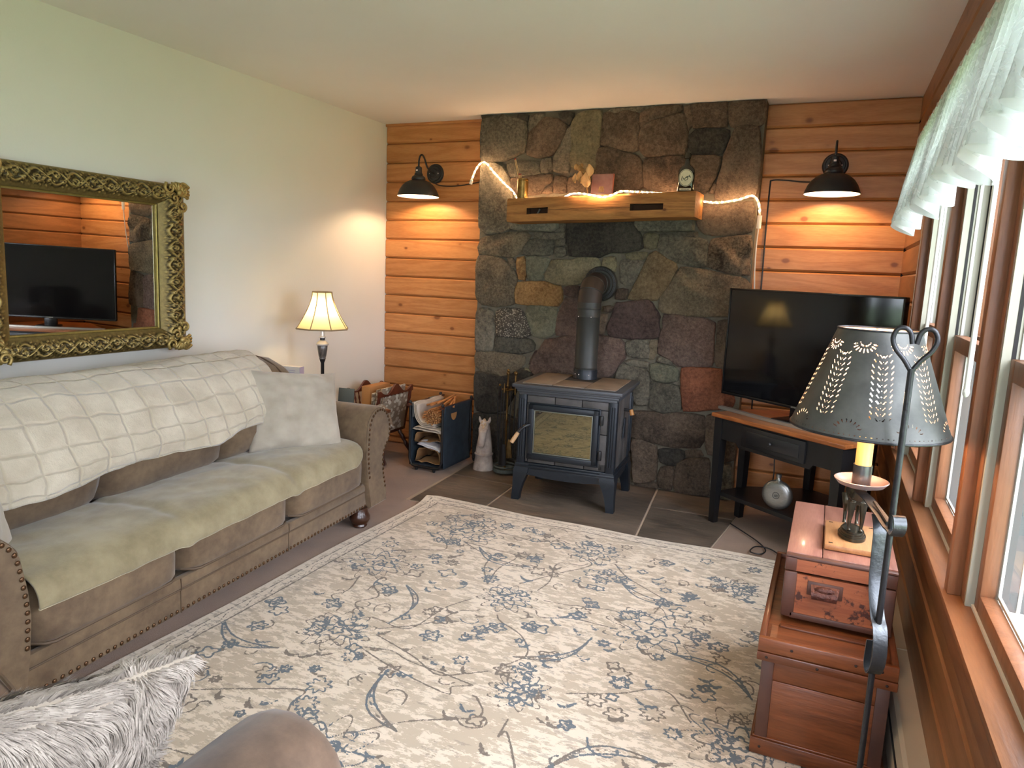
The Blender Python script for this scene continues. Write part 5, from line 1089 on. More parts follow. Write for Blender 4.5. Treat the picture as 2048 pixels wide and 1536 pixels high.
MB().lathe([(.015, .928), (.015, .942)], (0, 0, z_), 24).obj('collar', M['black'], tl, 40); MB().lathe([(.012, .940), (.021, .943), (.021, .948), (.013, .951), (.012, .982), (.018, .985), (.032, .996), (.031, .998), (.014, .992)], (0, 0, z_), 24).obj('neck', M['silverleaf'], tl, 40)
MB().tube([(0, 0, .985+z_), (0, 0, 1.06+z_)], .011, 12).obj('socket', M['brass'], tl)
M['bulb_table'] = emitter('table_lamp_bulb_glow', (1.0, .76, .46), K_TABLE); MB().ball((0, 0, 1.105+z_), .028, (1, 1, 1.2), 16).obj('light_bulb', M['bulb_table'], tl, 180)
m = N('cream_silk'); d_ = m.n('BsdfDiffuse'); d_.inputs[0].default_value = lin((236, 222, 178)); t_ = m.n('BsdfTranslucent'); t_.inputs[0].default_value = lin((250, 232, 176)); m.mixs(.55, d_.outputs[0], t_.outputs[0]); M['silk'] = m.m
M['braid'] = plain('tan_braid', (150, 128, 96), .8)
def sh_pt(k, v):         # eight-sided bell; k in panels (float)
    r = .160-.100*(1-(1-v)**1.75)*1.0; r = .060+(.160-.060)*(1-v)**1.55; a = 2*math.pi*(int(k))/8+.22; a2 = a+2*math.pi/8; p = Vector((math.cos(a), math.sin(a), 0)).lerp(Vector((math.cos(a2), math.sin(a2), 0)), k-int(k)); return (p.x*r, p.y*r, 1.000+z_+.220*v)
b = MB()
for k in range(8): b.grid(lambda u, v: sh_pt(k+min(u, .9999), v), 6, 14)
bmesh.ops.remove_doubles(b.bm, verts=b.bm.verts[:], dist=.0008); shd = b.obj('shade', M['silk'], tl, 25)
for k in range(8): MB().tube([Vector(sh_pt(k, v))*1.0 for v in np.linspace(0, 1, 14)], .0032, 6).obj('rib_braid', M['braid'], shd)
for v, r in ((0, .005), (1, .0045)):
    P = [sh_pt(k/4, v) for k in range(32)]; MB().tube(P+[P[0]], r, 6).obj('rim_braid', M['braid'], shd)
M['lav'] = plain('lavender_card', (188, 178, 206), .6); M['paper'] = plain('white_paper', (222, 220, 222), .8, c2=(206, 204, 208), vs=9); M['blue'] = plain('blue_cover', (66, 96, 140), .5); M['photo'] = plain('small_photo_print', (90, 86, 84), .5, c2=(222, 214, 200), vs=60, detail=6)
bk = thing('boxed_book', 'white and lavender boxed book standing at the wall behind the table lamp', 'book', (.118, -1.245, zt_), R(8)); MB().box((0, 0, .125), (.205, .045, .25), .003).obj('box', M['paper'], bk); MB().box((-.068, -.0235, .125), (.068, .003, .249)).obj('lavender_panel', M['lav'], bk); MB().box((.1035, 0, .125), (.003, .046, .249)).obj('spine', M['lav'], bk)
b = MB()
for i in range(5): b.box((.03, -.0236, .225-.012*i), (.085-.01*(i % 2), .001, .003))
b.obj('print', M['lav'], bk, kind='stuff')
ca = thing('photo_calendar', 'blue spiral-bound photo book in front of the boxed book', 'book', (.120, -1.315, zt_), R(8)); MB().box((0, 0, .105), (.155, .010, .205), .002, Rx(R(-5))).obj('cover', M['blue'], ca)
for x, z in ((-.045, .165), (.015, .16)): MB().box((x, -.0065, z), (.055, .002, .042), 0, Rx(R(-5)) @ Ry(R(4))).obj('photo', M['paper'], ca); MB().box((x, -.0078, z), (.047, .002, .034), 0, Rx(R(-5)) @ Ry(R(4))).obj('photo_print', M['photo'], ca)
b = MB()
for i in range(24): b.tube([(-.072+i*.0063, -.008, .205), (-.072+i*.0063, -.004, .213), (-.072+i*.0063, .008, .206)], .0012, 4, Rx(R(-5)))
b.obj('spiral', M['silverleaf'], ca, kind='stuff')
cg = tag(MB().box((0, 0, .062), (.105, .010, .120), .002, Rx(R(-8))).obj('grey_folder', plain('slate_grey_card', (92, 98, 96), .6)), 'dark grey card standing on the end table right of the pillow', 'card'); cg.location = (.47, -1.12, zt_+.003); cg.rotation_euler = (0, 0, R(10))
# ================================================================ MAGAZINE RACK
mr_ = thing('magazine_rack', 'turned mahogany magazine rack with spindle galleries in the corner', 'magazine rack', (.275, -.455, 0)); WZ = M['mahog_d']; M['redwood'] = plain('red_mahogany', (104, 50, 32), .35, c2=(76, 36, 24), vs=14, coat=.3)
for sx in (-1, 1):
    for sy in (-1, 1):
        P = [Vector((sx*.075, sy*.13, .20)), Vector((sx*.165, sy*.175, .0075 if False else .008))]; t_ = np.linspace(0, 1, 15); rr = [.012, .016, .013, .016, .017, .015, .011, .015, .016, .014, .012, .010, .010, .013, .010]
        MB().tube([P[0].lerp(P[1], a) for a in t_], rr, 10).obj('leg', WZ, mr_)
MB().box((0, 0, .205), (.17, .40, .02), .003).obj('bottom_board', WZ, mr_)
def slope(sx, z): return sx*(.075+.06*(z-.21)/.33)
for sx in (-1, 1):
    b = MB(); b.rings([[(slope(sx, z)+dx, y, z) for dx, y in ((-.006, -.205), (.006, -.205), (.006, .205), (-.006, .205))] for z in (.21, .375)]); b.obj('side_panel', WZ, mr_)
    n = 9; prf = []
    for i in range(33):
        u = i/32; y = -.215+.43*u; zz = .512+.012*math.cos(4*math.pi*u)+.042*math.exp(-((u-.5)/.14)**2)+.012*math.exp(-((u-.03)/.05)**2)+.012*math.exp(-((u-.97)/.05)**2); prf.append((y, zz))
    b = MB(); b.rings([[(slope(sx, .52)-.008, y, .492), (slope(sx, .52)+.008, y, .492), (slope(sx, .52)+.008, y, z), (slope(sx, .52)-.008, y, z)] for y, z in prf]); b.obj('crest_rail', M['redwood'], mr_, 40)
    for i in range(n):
        y = -.185+.37*i/(n-1); MB().tube([(slope(sx, z), y, z) for z in (.372, .39, .41, .43, .45, .47, .495)], [.006, .004, .008, .0045, .008, .004, .006], 8).obj('spindle', M['redwood'], mr_)
    for y in (-.205, .205): MB().tube([(slope(sx, z), y, z) for z in (.36, .40, .44, .48, .52, .535)], [.010, .008, .012, .008, .011, .004], 8).obj('corner_post', M['redwood'], mr_)
for y in (-.20, .20): MB().prism([(-.072, .21), (.072, .21), (.112, .40), (-.112, .40)], y-.007, y+.007, 'y').obj('end_board', WZ, mr_)
m = N('newsprint'); v = m.map(off=True); tx = m.noise(m.map((18, 18, 160), off=True), 5, 3, .8); blk = m.vor(m.map((10, 10, 14), off=True), 2.2); m.bsdf(m.mix(m.math('MULTIPLY', m.math('GREATER_THAN', tx, .53), .5), m.mix(m.math('GREATER_THAN', blk.outputs['Distance'], .42), lin((206, 194, 176)), lin((150, 132, 112))), lin((84, 78, 72))), .9); M['news'] = m.m
M['newsplain'] = plain('folded_newsprint', (206, 192, 176), .9, c2=(182, 168, 152), vs=14); M['kraft'] = plain('brown_kraft_paper', (176, 138, 94), .85, c2=(150, 112, 72), vs=10); M['card'] = plain('tan_cardboard', (178, 128, 78), .85)
for i, (x, dz, an) in enumerate(((.034, .29, 3), (.051, .315, 4), (.067, .30, 6), (.082, .33, 7), (.096, .27, 8))):
    o = tag(MB().box((0, 0, dz/2), (.012, .32-.02*(i % 2), dz), .004, Ry(R(an))).obj('newspaper', M['news']), ('folded newspaper right against the cardboard box in the magazine rack', 'second folded newspaper from the cardboard box in the magazine rack', 'middle one of the five newspapers standing in the magazine rack', 'tallest folded newspaper, second from the front spindles of the rack', 'shortest folded newspaper, right behind the front spindles of the rack')[i], 'newspaper', 'newspapers in the magazine rack'); o.location = (.275+x-.01, -.455+.01*(i % 3), .218)
o = tag(MB().box((0, 0, .165), (.072, .25, .325), .003).obj('cardboard_box', M['card']), 'plain tan cardboard box at the wall side of the magazine rack', 'box'); o.location = (.246, -.47, .219)
b = MB(); b.grid(lambda u, v: (.10+.045*u+.02*v, -.235+.15*v, .40-.13*u+.03*math.sin(v*4)), 10, 10); o = b.obj('spilled_newspaper', M['news'], None, 180); tag(o, 'crumpled newspaper spilling over the near edge of the magazine rack', 'newspaper'); o.location = (.300, -.475, .02); md = o.modifiers.new('thick', 'SOLIDIFY'); md.thickness = .006
# ================================================================ LOG HOLDER
hx, hy = .735, -.372
lh = thing('log_holder', 'black tube log holder with a navy canvas sling beside the chimney', 'log holder', (hx, hy, .003)); hw, hd = .128, .208
for y in (-hd, hd):
    P = [(-hw, y, .462), (-hw, y, .08), (-hw+.012, y, .045), (-hw+.045, y, .026), (hw-.045, y, .026), (hw-.012, y, .045), (hw, y, .08), (hw, y, .462)]
    MB().tube([Vector(P[0])]+spline(P[1:7], 5)+[Vector(P[7])], .0085, 10).obj('tube_frame', M['black'], lh, 60)
    for x in (-.07, .07): MB().lathe([(.001, 0), (.010, 0), (.012, .020), (.001, .021)], (x, y, 0), 10).obj('foot', M['black'], lh)
M['rod'] = plain('brown_leather_rod', (78, 44, 32), .5); M['canvas'] = plain('navy_canvas', (33, 43, 53), .9, c2=(43, 55, 66), vs=16, bump=.3, bs=400); M['gcanvas'] = plain('grey_canvas_loop', (110, 110, 108), .9)
for s in (-1, 1):
    MB().tube([(s*hw, -hd-.03, .455), (s*hw, hd+.045, .455)], .0095, 10).obj('top_rod', M['rod'], lh)
    for y in (-hd, hd): MB().ball((s*hw, y, .472), .011, (1, 1, 1.3), 10).obj('cap', M['black'], lh)
for x, sg in ((-hw, -1), (hw, 1)):
    b = MB(); b.grid(lambda u, v: (x+sg*.010-sg*.012*math.sin(math.pi*v), -hd+.012+(2*hd-.024)*u, .462-.435*v), 20, 20); o = b.obj('canvas_side', M['canvas'], lh, 180); md = o.modifiers.new('thick', 'SOLIDIFY'); md.thickness = .003
    MB().prism([(.05*math.cos(R(a))*.8, .05*math.sin(R(a))) for a in range(180, 361, 15)], x+sg*.0105, x+sg*.0125, 'x', T(0, -.07, .405)).obj('handle_opening', M['card'], lh)
b = MB(); b.grid(lambda u, v: (-hw+2*hw*u, -hd+.012+(2*hd-.024)*v, .032), 6, 6); b.obj('canvas_bottom', M['canvas'], lh)
for y0, y1 in ((-.20, -.11), (.04, .13)):
    b = MB(); b.grid(lambda u, v: (-hw+.0125*math.cos(u*6.283), y0+(y1-y0)*v, .455+.0125*math.sin(u*6.283)), 17, 3); b.grid(lambda u, v: (-hw+.013, y0+(y1-y0)*v, .455-.09*u), 4, 3); b.obj('canvas_loop', M['gcanvas'], lh, 180)
def wavy(nm, lab, cat, w, d, t, loc, amp=.008, mt='kraft', rot=(0, 0, 0), seed=0, group=None):
    b = MB()
    for s in (0, 1): b.grid(lambda u, v: ((u-.5)*w, (v-.5)*d, s*t*(1-abs(2*u-1)**8)+amp*fbm(u*3+seed, v*3, s*.3)+.004*math.sin(v*14+seed)), 16, 18)
    b2 = []; o = b.obj(nm, M[mt], None, 180); tag(o, lab, cat, group); o.location = loc; o.rotation_euler = rot; md = o.modifiers.new('thick', 'SOLIDIFY'); md.thickness = .002; return o
wavy('paper_bag', 'crumpled brown paper bag at the bottom of the log holder', 'paper bag', .20, .34, .098, (hx, hy-.005, .052), .012, 'kraft', (0, 0, 0), 2)
wavy('paper_sheet', 'white paper sheets slumped in the middle of the log holder', 'paper', .18, .32, .016, (hx+.005, hy-.02, .165), .012, 'paper', (0, R(10), 0), 5)
wavy('folded_paper_bag', 'flat folded brown paper bag above the white sheets in the log holder', 'paper bag', .21, .35, .066, (hx, hy-.01, .206), .012, 'kraft', (0, R(-6), 0), 9)
wavy('flat_newspaper', 'pale folded newspaper lying flat under the kindling in the log holder', 'newspaper', .225, .38, .020, (hx, hy-.012, .284), .006, 'newsplain', (0, R(3), 0), 12)
b = MB()
for s in (0, .012, .022):
    P = spline([(-.108+s, 0, .470-.6*s), (-.103+s, 0, .40), (-.080+s*.9, 0, .338+s*.5), (-.03, 0, .312+s), (.06, 0, .310+s)], 5)
    b.grid(lambda u, v: (P[int(u*(len(P)-1))].x, -.19+.38*v+.004*s, P[int(u*(len(P)-1))].z+.01*nz(v*3, u*3)), len(P), 10)
o = b.obj('curved_newspaper', M['newsplain'], None, 180); o.location = (hx-.004, hy, 0); tag(o, 'curled newspaper standing against the left side of the log holder', 'newspaper'); md = o.modifiers.new('thick', 'SOLIDIFY'); md.thickness = .003
M['stick'] = plain('fatwood', (196, 140, 84), .75, c2=(160, 102, 56), vs=20); M['stickend'] = plain('fatwood_end', (206, 156, 100), .8, c2=(96, 54, 30), vs=120)
kb = thing('kindling_bundle', 'bundle of thin split kindling sticks lying on the newspapers in the log holder', 'kindling', (hx+.035, hy, .335)); b = MB(); e_ = MB()
for i in range(64):
    a = i*2.399; r = .066*math.sqrt(i/64); x = r*math.cos(a)*1.05; z = .048+r*math.sin(a)*.80; y0 = -.195+random.uniform(-.012, .012); an = random.uniform(0, 1.5); h_ = .0062
    Q = [(x+h_*math.cos(an+k*1.5708), z+h_*math.sin(an+k*1.5708)) for k in range(4)]; b.rings([[(q, y0, w) for q, w in Q], [(q, y0+.34, w) for q, w in Q]]); e_.add([(q, y0-.0006, w) for q, w in Q], [(0, 1, 2, 3)])
b.obj('sticks', M['stick'], kb, 20, kind='stuff'); e_.obj('stick_ends', M['stickend'], kb, None, kind='stuff')
for i in range(6):
    o = tag(MB().box((0, 0, 0), (.013, .26, .010), .001).obj('kindling_stick', M['stick']), 'loose split kindling stick on top of the kindling bundle', 'stick', 'loose kindling sticks on the bundle'); o.location = (hx+.0+.024*i-.035, hy+.05-.02*(i % 2), .452+.006*(i % 3)+.010*(i in (2, 3))); o.rotation_euler = (R(6), 0, R(-18+9*i))
# ================================================================ RUG
rx0, rx1, ryf, ryn = 1.068, 3.24, -1.06, -4.15
nu, nv = 470, 660
U, Vv = np.meshgrid(np.linspace(0, 1, nu), np.linspace(0, 1, nv)); WX, WY = rx1-rx0, ryf-ryn
X = rx0+WX*U; Y = ryf-WY*Vv; px_ = (U*WX); py_ = (Vv*WY)
edge_shift = .012*np.sin(U*9+.5)*np.exp(-py_/.15)-.055*np.exp(-(U*WX/.06)**2)*np.exp(-py_/.1)
Y = Y+edge_shift; X = X+.006*np.sin(py_*5)*np.exp(-px_/.1)
Z = np.full_like(X, .0115)+.022*np.exp(-((px_/.09)**2+(py_/.10)**2))+.004*np.sin(U*17)*np.exp(-py_/.08)
dark = np.zeros_like(X); blue = np.zeros_like(X); cream = np.zeros_like(X); rng = np.random.RandomState(11)
def wob(a, k, s): return np.sin(a*k+s)
gx, gy = (rx1-rx0)/(nu-1), (ryf-ryn)/(nv-1)
def win(x0, x1, y0, y1): return slice(max(0, int(y0/gy)), max(0, int(y1/gy)+2)), slice(max(0, int(x0/gx)), max(0, int(x1/gx)+2))
def stamp(mask, f, w=Ellipsis): mask[w] = np.maximum(mask[w], f)
def flower(cx, cy, r, k, lw, fill=0, ang=0, bl=.5):
    w = win(cx-r*1.7, cx+r*1.7, cy-r*1.7, cy+r*1.7); dx, dy = px_[w]-cx, py_[w]-cy
    if not dx.size: return
    rr = np.hypot(dx, dy); th = np.arctan2(dy, dx); R_ = r*(.80+.20*np.cos(k*th+ang)); stamp(dark, np.clip(1.35-np.abs(rr-R_)/lw, 0, 1), w)
    if fill: stamp(dark, np.where(rr < R_*.8, fill, 0), w)
    stamp(blue, np.where(rr < r*1.15, bl, 0), w)
def curve(P, lw, a=1.0, bl=.2):
    P = [Vector((p[0], p[1], 0)) for p in P]; L = spline(P, 12)
    for i in range(len(L)-1):
        ax, ay, bx, by = L[i].x, L[i].y, L[i+1].x, L[i+1].y; lw_ = lw(i/len(L)) if callable(lw) else lw; e = lw_*2.4
        w = win(min(ax, bx)-e, max(ax, bx)+e, min(ay, by)-e, max(ay, by)+e); X_, Y_ = px_[w], py_[w]
        if not X_.size: continue
        dx, dy = bx-ax, by-ay; q = dx*dx+dy*dy+1e-9; t = np.clip(((X_-ax)*dx+(Y_-ay)*dy)/q, 0, 1); d = np.hypot(X_-ax-t*dx, Y_-ay-t*dy)
        stamp(dark, a*np.clip(1.35-d/lw_, 0, 1), w)
        if bl: stamp(blue, np.where(d < lw_*2.2, bl, 0), w)
# large medallions on a half-drop lattice with petal rings, streaky cores, leaves and vines between them
med = [(.46, .40), (1.16, .34), (1.85, .42), (.30, .98), (.98, 1.02), (1.62, 1.00), (.52, 1.58), (1.30, 1.62), (2.0, 1.56), (.2, 2.15), (.90, 2.2), (1.62, 2.2), (.50, 2.75), (1.25, 2.75), (1.95, 2.8)]
for i, (cx, cy) in enumerate(med):
    r = (.165, .115, .085, .14, .10)[i % 5]; flower(cx, cy, r*1.3, 10, .0050, 0, i, .3); flower(cx, cy, r, 8, .0060, 0, i, .55); flower(cx, cy, r*.62, 6, .0060, 0, i*2, .75); flower(cx, cy, r*.26, 5, .007, .35, i, 1.0)
    dx, dy = px_-cx, py_-cy; rr = np.hypot(dx*.8, dy); th = np.arctan2(dy, dx); stamp(dark, np.where((rr < r*.95) & (rr > r*.35), .50*np.clip(np.sin(dy*260+2*np.sin(dx*40))*.5+.35, 0, 1), 0))
for i in range(210):
    cx, cy = rng.uniform(.15, WX-.15), rng.uniform(.15, WY-.15); flower(cx, cy, rng.uniform(.016, .045), int(rng.choice([4, 5, 6, 8])), .0062, rng.choice([0, 0, .55]), rng.uniform(0, 6), float(rng.choice([.2, .9, 1.0])))
for i in range(190):                                          # small dark leaf dashes
    cx, cy, a, L = rng.uniform(.12, WX-.12), rng.uniform(.12, WY-.12), rng.uniform(-.7, .7), rng.uniform(.03, .075)
    P = [(cx+L*(t-.5)*math.cos(a), cy+L*(t-.5)*math.sin(a)+.02*math.sin(t*3.1)) for t in (0, .33, .66, 1)]; curve(P, lambda q: .0035+.010*math.sin(math.pi*min(1, q)), rng.uniform(.6, .85), float(rng.choice([.1, .9])))
for i, (cx, cy, a, s) in enumerate(((.78, .62, .3, 1), (1.52, .66, .35, 1), (.6, 1.28, 1.2, -1), (1.30, 1.30, -.9, 1), (1.86, 1.22, .5, -1), (.25, 1.75, .2, 1), (.95, 1.85, .9, 1), (1.65, 1.85, -.6, -1), (.65, 2.48, .3, 1), (1.55, 2.5, .8, -1))):  # acanthus leaves
    P = [(cx+.17*(t-.5)*2*math.cos(a)-s*.07*math.sin(math.pi*t)*math.sin(a), cy+.17*(t-.5)*2*math.sin(a)+s*.07*math.sin(math.pi*t)*math.cos(a)) for t in np.linspace(0, 1, 7)]
    curve([(x, y-.020*math.sin(math.pi*k/6)) for k, (x, y) in enumerate(P)], .0048, 1, .6); curve([(x, y+.020*math.sin(math.pi*k/6)) for k, (x, y) in enumerate(P)], .0048, 1, .6); curve(P, .006, .55, .3)
for i in range(110):                                          # wandering vines linking neighbours
    a = med[rng.randint(len(med))]; b_ = med[rng.randint(len(med))]
    if math.dist(a, b_) > .95 or a == b_: continue
    q_ = math.dist(a, b_); ux, uy = (b_[0]-a[0])/q_, (b_[1]-a[1])/q_; a = (a[0]+ux*.15-uy*.05, a[1]+uy*.15+ux*.05); b_ = (b_[0]-ux*.15-uy*.05, b_[1]-uy*.15+ux*.05)
    mx, my = (a[0]+b_[0])/2+rng.uniform(-.18, .18), (a[1]+b_[1])/2+rng.uniform(-.18, .18); curve([a, ((a[0]+mx)/2+rng.uniform(-.06, .06), (a[1]+my)/2+rng.uniform(-.06, .06)), (mx, my), ((b_[0]+mx)/2+rng.uniform(-.06, .06), (b_[1]+my)/2), b_], .0046, .9, .15)
for i in range(90):                                          # short curling tendrils
    cx, cy, a, s, r = rng.uniform(.15, WX-.15), rng.uniform(.15, WY-.15), rng.uniform(0, 6.28), rng.choice([-1, 1]), rng.uniform(.03, .085)
    curve([(cx+r*(1-t*.16)*math.cos(a+s*t*.62), cy+r*(1-t*.16)*math.sin(a+s*t*.62)) for t in range(6)], .0045, .85, float(rng.choice([.1, .1, .8])))
bd_ = np.minimum(np.minimum(px_, WX-px_), np.minimum(py_, WY-py_))
inn = bd_ > .105; dark *= inn; cream = np.where(bd_ < .018, 1.0, cream)
for d0, lw, a in ((.040, .004, .8), (.098, .006, .85), (.082, .003, .55)): stamp(dark, a*np.clip(1.3-np.abs(bd_-d0)/lw, 0, 1))
run = np.where(np.minimum(px_, WX-px_) < np.minimum(py_, WY-py_), py_, px_); stamp(dark, .75*np.clip(1.2-np.abs(bd_-(.068+.010*np.sin(run*48)))/.0045, 0, 1)); stamp(cream, np.where((bd_ < .08) & (bd_ > .045), .42, 0))
V = np.stack([X.ravel(), Y.ravel(), Z.ravel()], 1); idx = np.arange(nu*nv).reshape(nv, nu)
F = np.stack([idx[:-1, :-1].ravel(), idx[:-1, 1:].ravel(), idx[1:, 1:].ravel(), idx[1:, :-1].ravel()], 1)
ring = np.concatenate([idx[0, :], idx[1:, -1], idx[-1, -2::-1], idx[-2:0:-1, 0]]); V2 = V[ring].copy(); V2[:, 2] -= .0095; n0 = len(V); V = np.vstack([V, V2]); nr = len(ring)
F2 = np.stack([ring, np.roll(ring, -1), n0+(np.arange(nr)+1) % nr, n0+np.arange(nr)], 1); F = np.vstack([F, F2])
me = bpy.data.meshes.new('rug_pile'); me.from_pydata(V.tolist(), [], F.tolist()); me.update()
C = np.zeros((len(V), 4), np.float32); C[:, 3] = 1
for k, a in enumerate((dark, blue, cream)): C[:n0, k] = a.ravel()
C[n0:, 2] = 1; at = me.color_attributes.new('pattern', 'FLOAT_COLOR', 'POINT'); at.data.foreach_set('color', C.ravel())
m = N('woven_rug'); ca_ = m.n('VertexColor', layer_name='pattern'); sp_ = m.n('SeparateColor'); m.l(ca_.outputs[0], sp_.inputs[0]); v = m.map()
jag = m.noise(m.map((1, 1.25, 1)), 70, 3, .6); jag2 = m.noise(m.map((1, 2.4, 1)), 26, 4, .65); big = m.noise(v, 3.2, 4, .6)
dk = m.mr(m.math('ADD', sp_.outputs[0], m.math('MULTIPLY', m.math('SUBTRACT', m.math('ADD', m.math('MULTIPLY', jag, .55), m.math('MULTIPLY', jag2, .45)), .5), 2.3)), .49, .58)
cr = m.mr(m.math('ADD', m.math('MULTIPLY', sp_.outputs[2], .35), m.math('ADD', m.math('MULTIPLY', m.noise(m.map((1, 2.2, 1)), 15, 7, .76), .85), m.math('MULTIPLY', big, .3))), .565, .59)
gr = m.mr(m.math('ADD', m.noise(m.map((1, 3.0, 1)), 17, 5, .7), m.math('MULTIPLY', big, .2)), .675, .70)
ground = m.mix(m.noise(v, 5, 3), lin((176, 160, 140)), lin((186, 171, 151)))
col = m.mix(cr, ground, lin((214, 199, 180))); col = m.mix(m.math('MULTIPLY', gr, .55), col, lin((142, 130, 118)))
bz_ = m.mr(m.math('ADD', sp_.outputs[1], m.math('MULTIPLY', m.math('SUBTRACT', m.noise(v, 9, 3), .5), 1.5)), .42, .60)
dcol = m.mix(bz_, m.mix(jag2, lin((80, 72, 66)), lin((116, 104, 94))), m.mix(jag2, lin((50, 62, 74)), lin((92, 108, 120))))
col = m.mix(m.math('MULTIPLY', dk, .92), col, dcol)
m.bsdf(col, .8, 0, m.bump(m.math('ADD', m.math('MULTIPLY', m.noise(m.map((1, 3, 1)), 330, 2), .5), m.math('MULTIPLY', dk, -.3)), .35, .003), .3, 0, .2); M['rug'] = m.m
rg = link('area_rug', me, M['rug'], None, 60); tag(rg, 'large cream and beige rug with a faded blue-grey floral pattern', 'rug')
# ================================================================ MIRROR
gm = N('antique_gilt'); v = gm.map(); a_ = gm.noise(v, 60, 4, .65); geo = gm.n('NewGeometry'); pt = gm.mr(geo.outputs['Pointiness'], .44, .56)
gm.bsdf(gm.mix(gm.mr(gm.math('ADD', gm.math('MULTIPLY', pt, .75), gm.math('MULTIPLY', a_, .3)), .35, .85), lin((56, 46, 22)), lin((172, 148, 88))), .42, .55, gm.bump(gm.noise(v, 120, 3), .35, .003)); M['gilt'] = gm.m  # gilt colour darker in the creases, paler on the ridges
gm = N('bright_gilt'); v = gm.map(); gm.bsdf(gm.mix(gm.noise(v, 40, 3), lin((120, 104, 50)), lin((180, 158, 88))), .36, .6); M['gilt2'] = gm.m
mi = thing('wall_mirror', 'large mirror in an ornate carved gilt frame above the sofa', 'mirror', (.062, -2.49, 1.342), 0); mi.rotation_euler = (R(1.0), 0, R(90.4))
m = N('mirror_glass'); g_ = m.n('BsdfGlossy'); g_.inputs[0].default_value = (.86, .88, .86, 1); g_.inputs['Roughness'].default_value = .0; m.l(g_.outputs[0], m.o.inputs[0])
MB().box((0, .004, 0), (.752, .006, .632)).obj('mirror_glass', m.m, mi, None)
HX, HZ, FW, FH = .37, .31, .16, .105              # glass half sizes, frame width at the sides and at top/bottom
def relief(a, w):                                  # a along the moulding in metres, w across 0 (inner) .. 1 (outer)
    k = 0.0; p = .085; i = math.floor(a/p); f = a/p-i; s = 1 if int(i) % 2 == 0 else -1
    for cx, cw, r in ((.5, .52+.10*s, .30), (.06, .50-.14*s, .20), (.86, .42-.10*s, .17)):
        dx = (f-cx)*1.25; dy = (w-cw)*1.25; rr = math.hypot(dx, dy); th = math.atan2(dy*s, dx); k = max(k, math.exp(-((rr-r*(.62+.20*th/math.pi))/.040)**2), .9*math.exp(-(rr/.075)**2))
    k = max(k, .8*math.exp(-((w-.5-.30*s*math.sin(math.pi*f))/.05)**2)); k = max(k, .7*math.exp(-((w-.5+.34*s*math.sin(math.pi*f))/.06)**2), .8*max(0, math.sin(a*220)*math.sin(w*21+a*37))**2*(.4+.6*abs(nz(a*14, w*5)))); return k
def side(name, horizontal, sgn):
    L = (2*HX+2*FW) if horizontal else (2*HZ+2*FH); fw = FH if horizontal else FW; other = FW if horizontal else FH; half = HX if horizontal else HZ; na, nw = int(L/.0042), 30
    def f(u, v):
        w = v; lim = half+other*w; a = (2*u-1)*lim; d = (HZ if horizontal else HX)+fw*w
        cove = .020+.026*math.sin(math.pi*min(1, w*1.02))**.8 if w < .97 else .012
        if .12 < w < .95: cove += .0165*relief(a+7, (w-.12)/.83)*min(1, (w-.12)*10, (.95-w)*14)
        y = -cove; return (a, y, sgn*d) if horizontal else (sgn*d, y, a)
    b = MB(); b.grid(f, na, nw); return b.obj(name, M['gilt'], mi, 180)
side('top_moulding', True, 1); side('bottom_moulding', True, -1); side('side_moulding', False, 1); side('side_moulding', False, -1)
for s in (-1, 1):
    MB().box((s*(HX+FW-.006), .02, 0), (.014, .055, 2*HZ+2*FH-.01), .004).obj('back_edge', M['gilt'], mi); MB().box((0, .02, s*(HZ+FH-.006)), (2*HX+2*FW-.01, .055, .014), .004).obj('back_edge', M['gilt'], mi)
for k, (o_, y, r) in enumerate(((-.002, -.006, .007), (.010, -.013, .0055), (.020, -.021, .006))):
    b = MB(); x, z = HX+o_, HZ+o_
    for P in ([(-x, y, z), (x, y, z)], [(-x, y, -z), (x, y, -z)], [(x, y, -z), (x, y, z)], [(-x, y, -z), (-x, y, z)]): b.tube(P, r, 8)
    b.obj('inner_bead', M['gilt2'], mi)
b0 = MB().rings([[(.011*a, -.004*c, .0045*e) for a, e in ((-1, 0), (0, 1), (1, 0), (0, -1))] for c in (0, 1)]).obj('leaf_dart', M['gilt2'], mi, 180); b0.location = (0, -.018, HZ+.011)
for i in range(-16, 17):
    for s in (-1, 1):
        if i or s < 0: again(b0, 'leaf_dart', mi, (i*.0225, -.018, s*(HZ+.011)), (0, R(25), 0))
for i in range(-13, 14):
    for s in (-1, 1): again(b0, 'leaf_dart', mi, (s*(HX+.011), -.018, i*.0225), (0, R(65), 0))
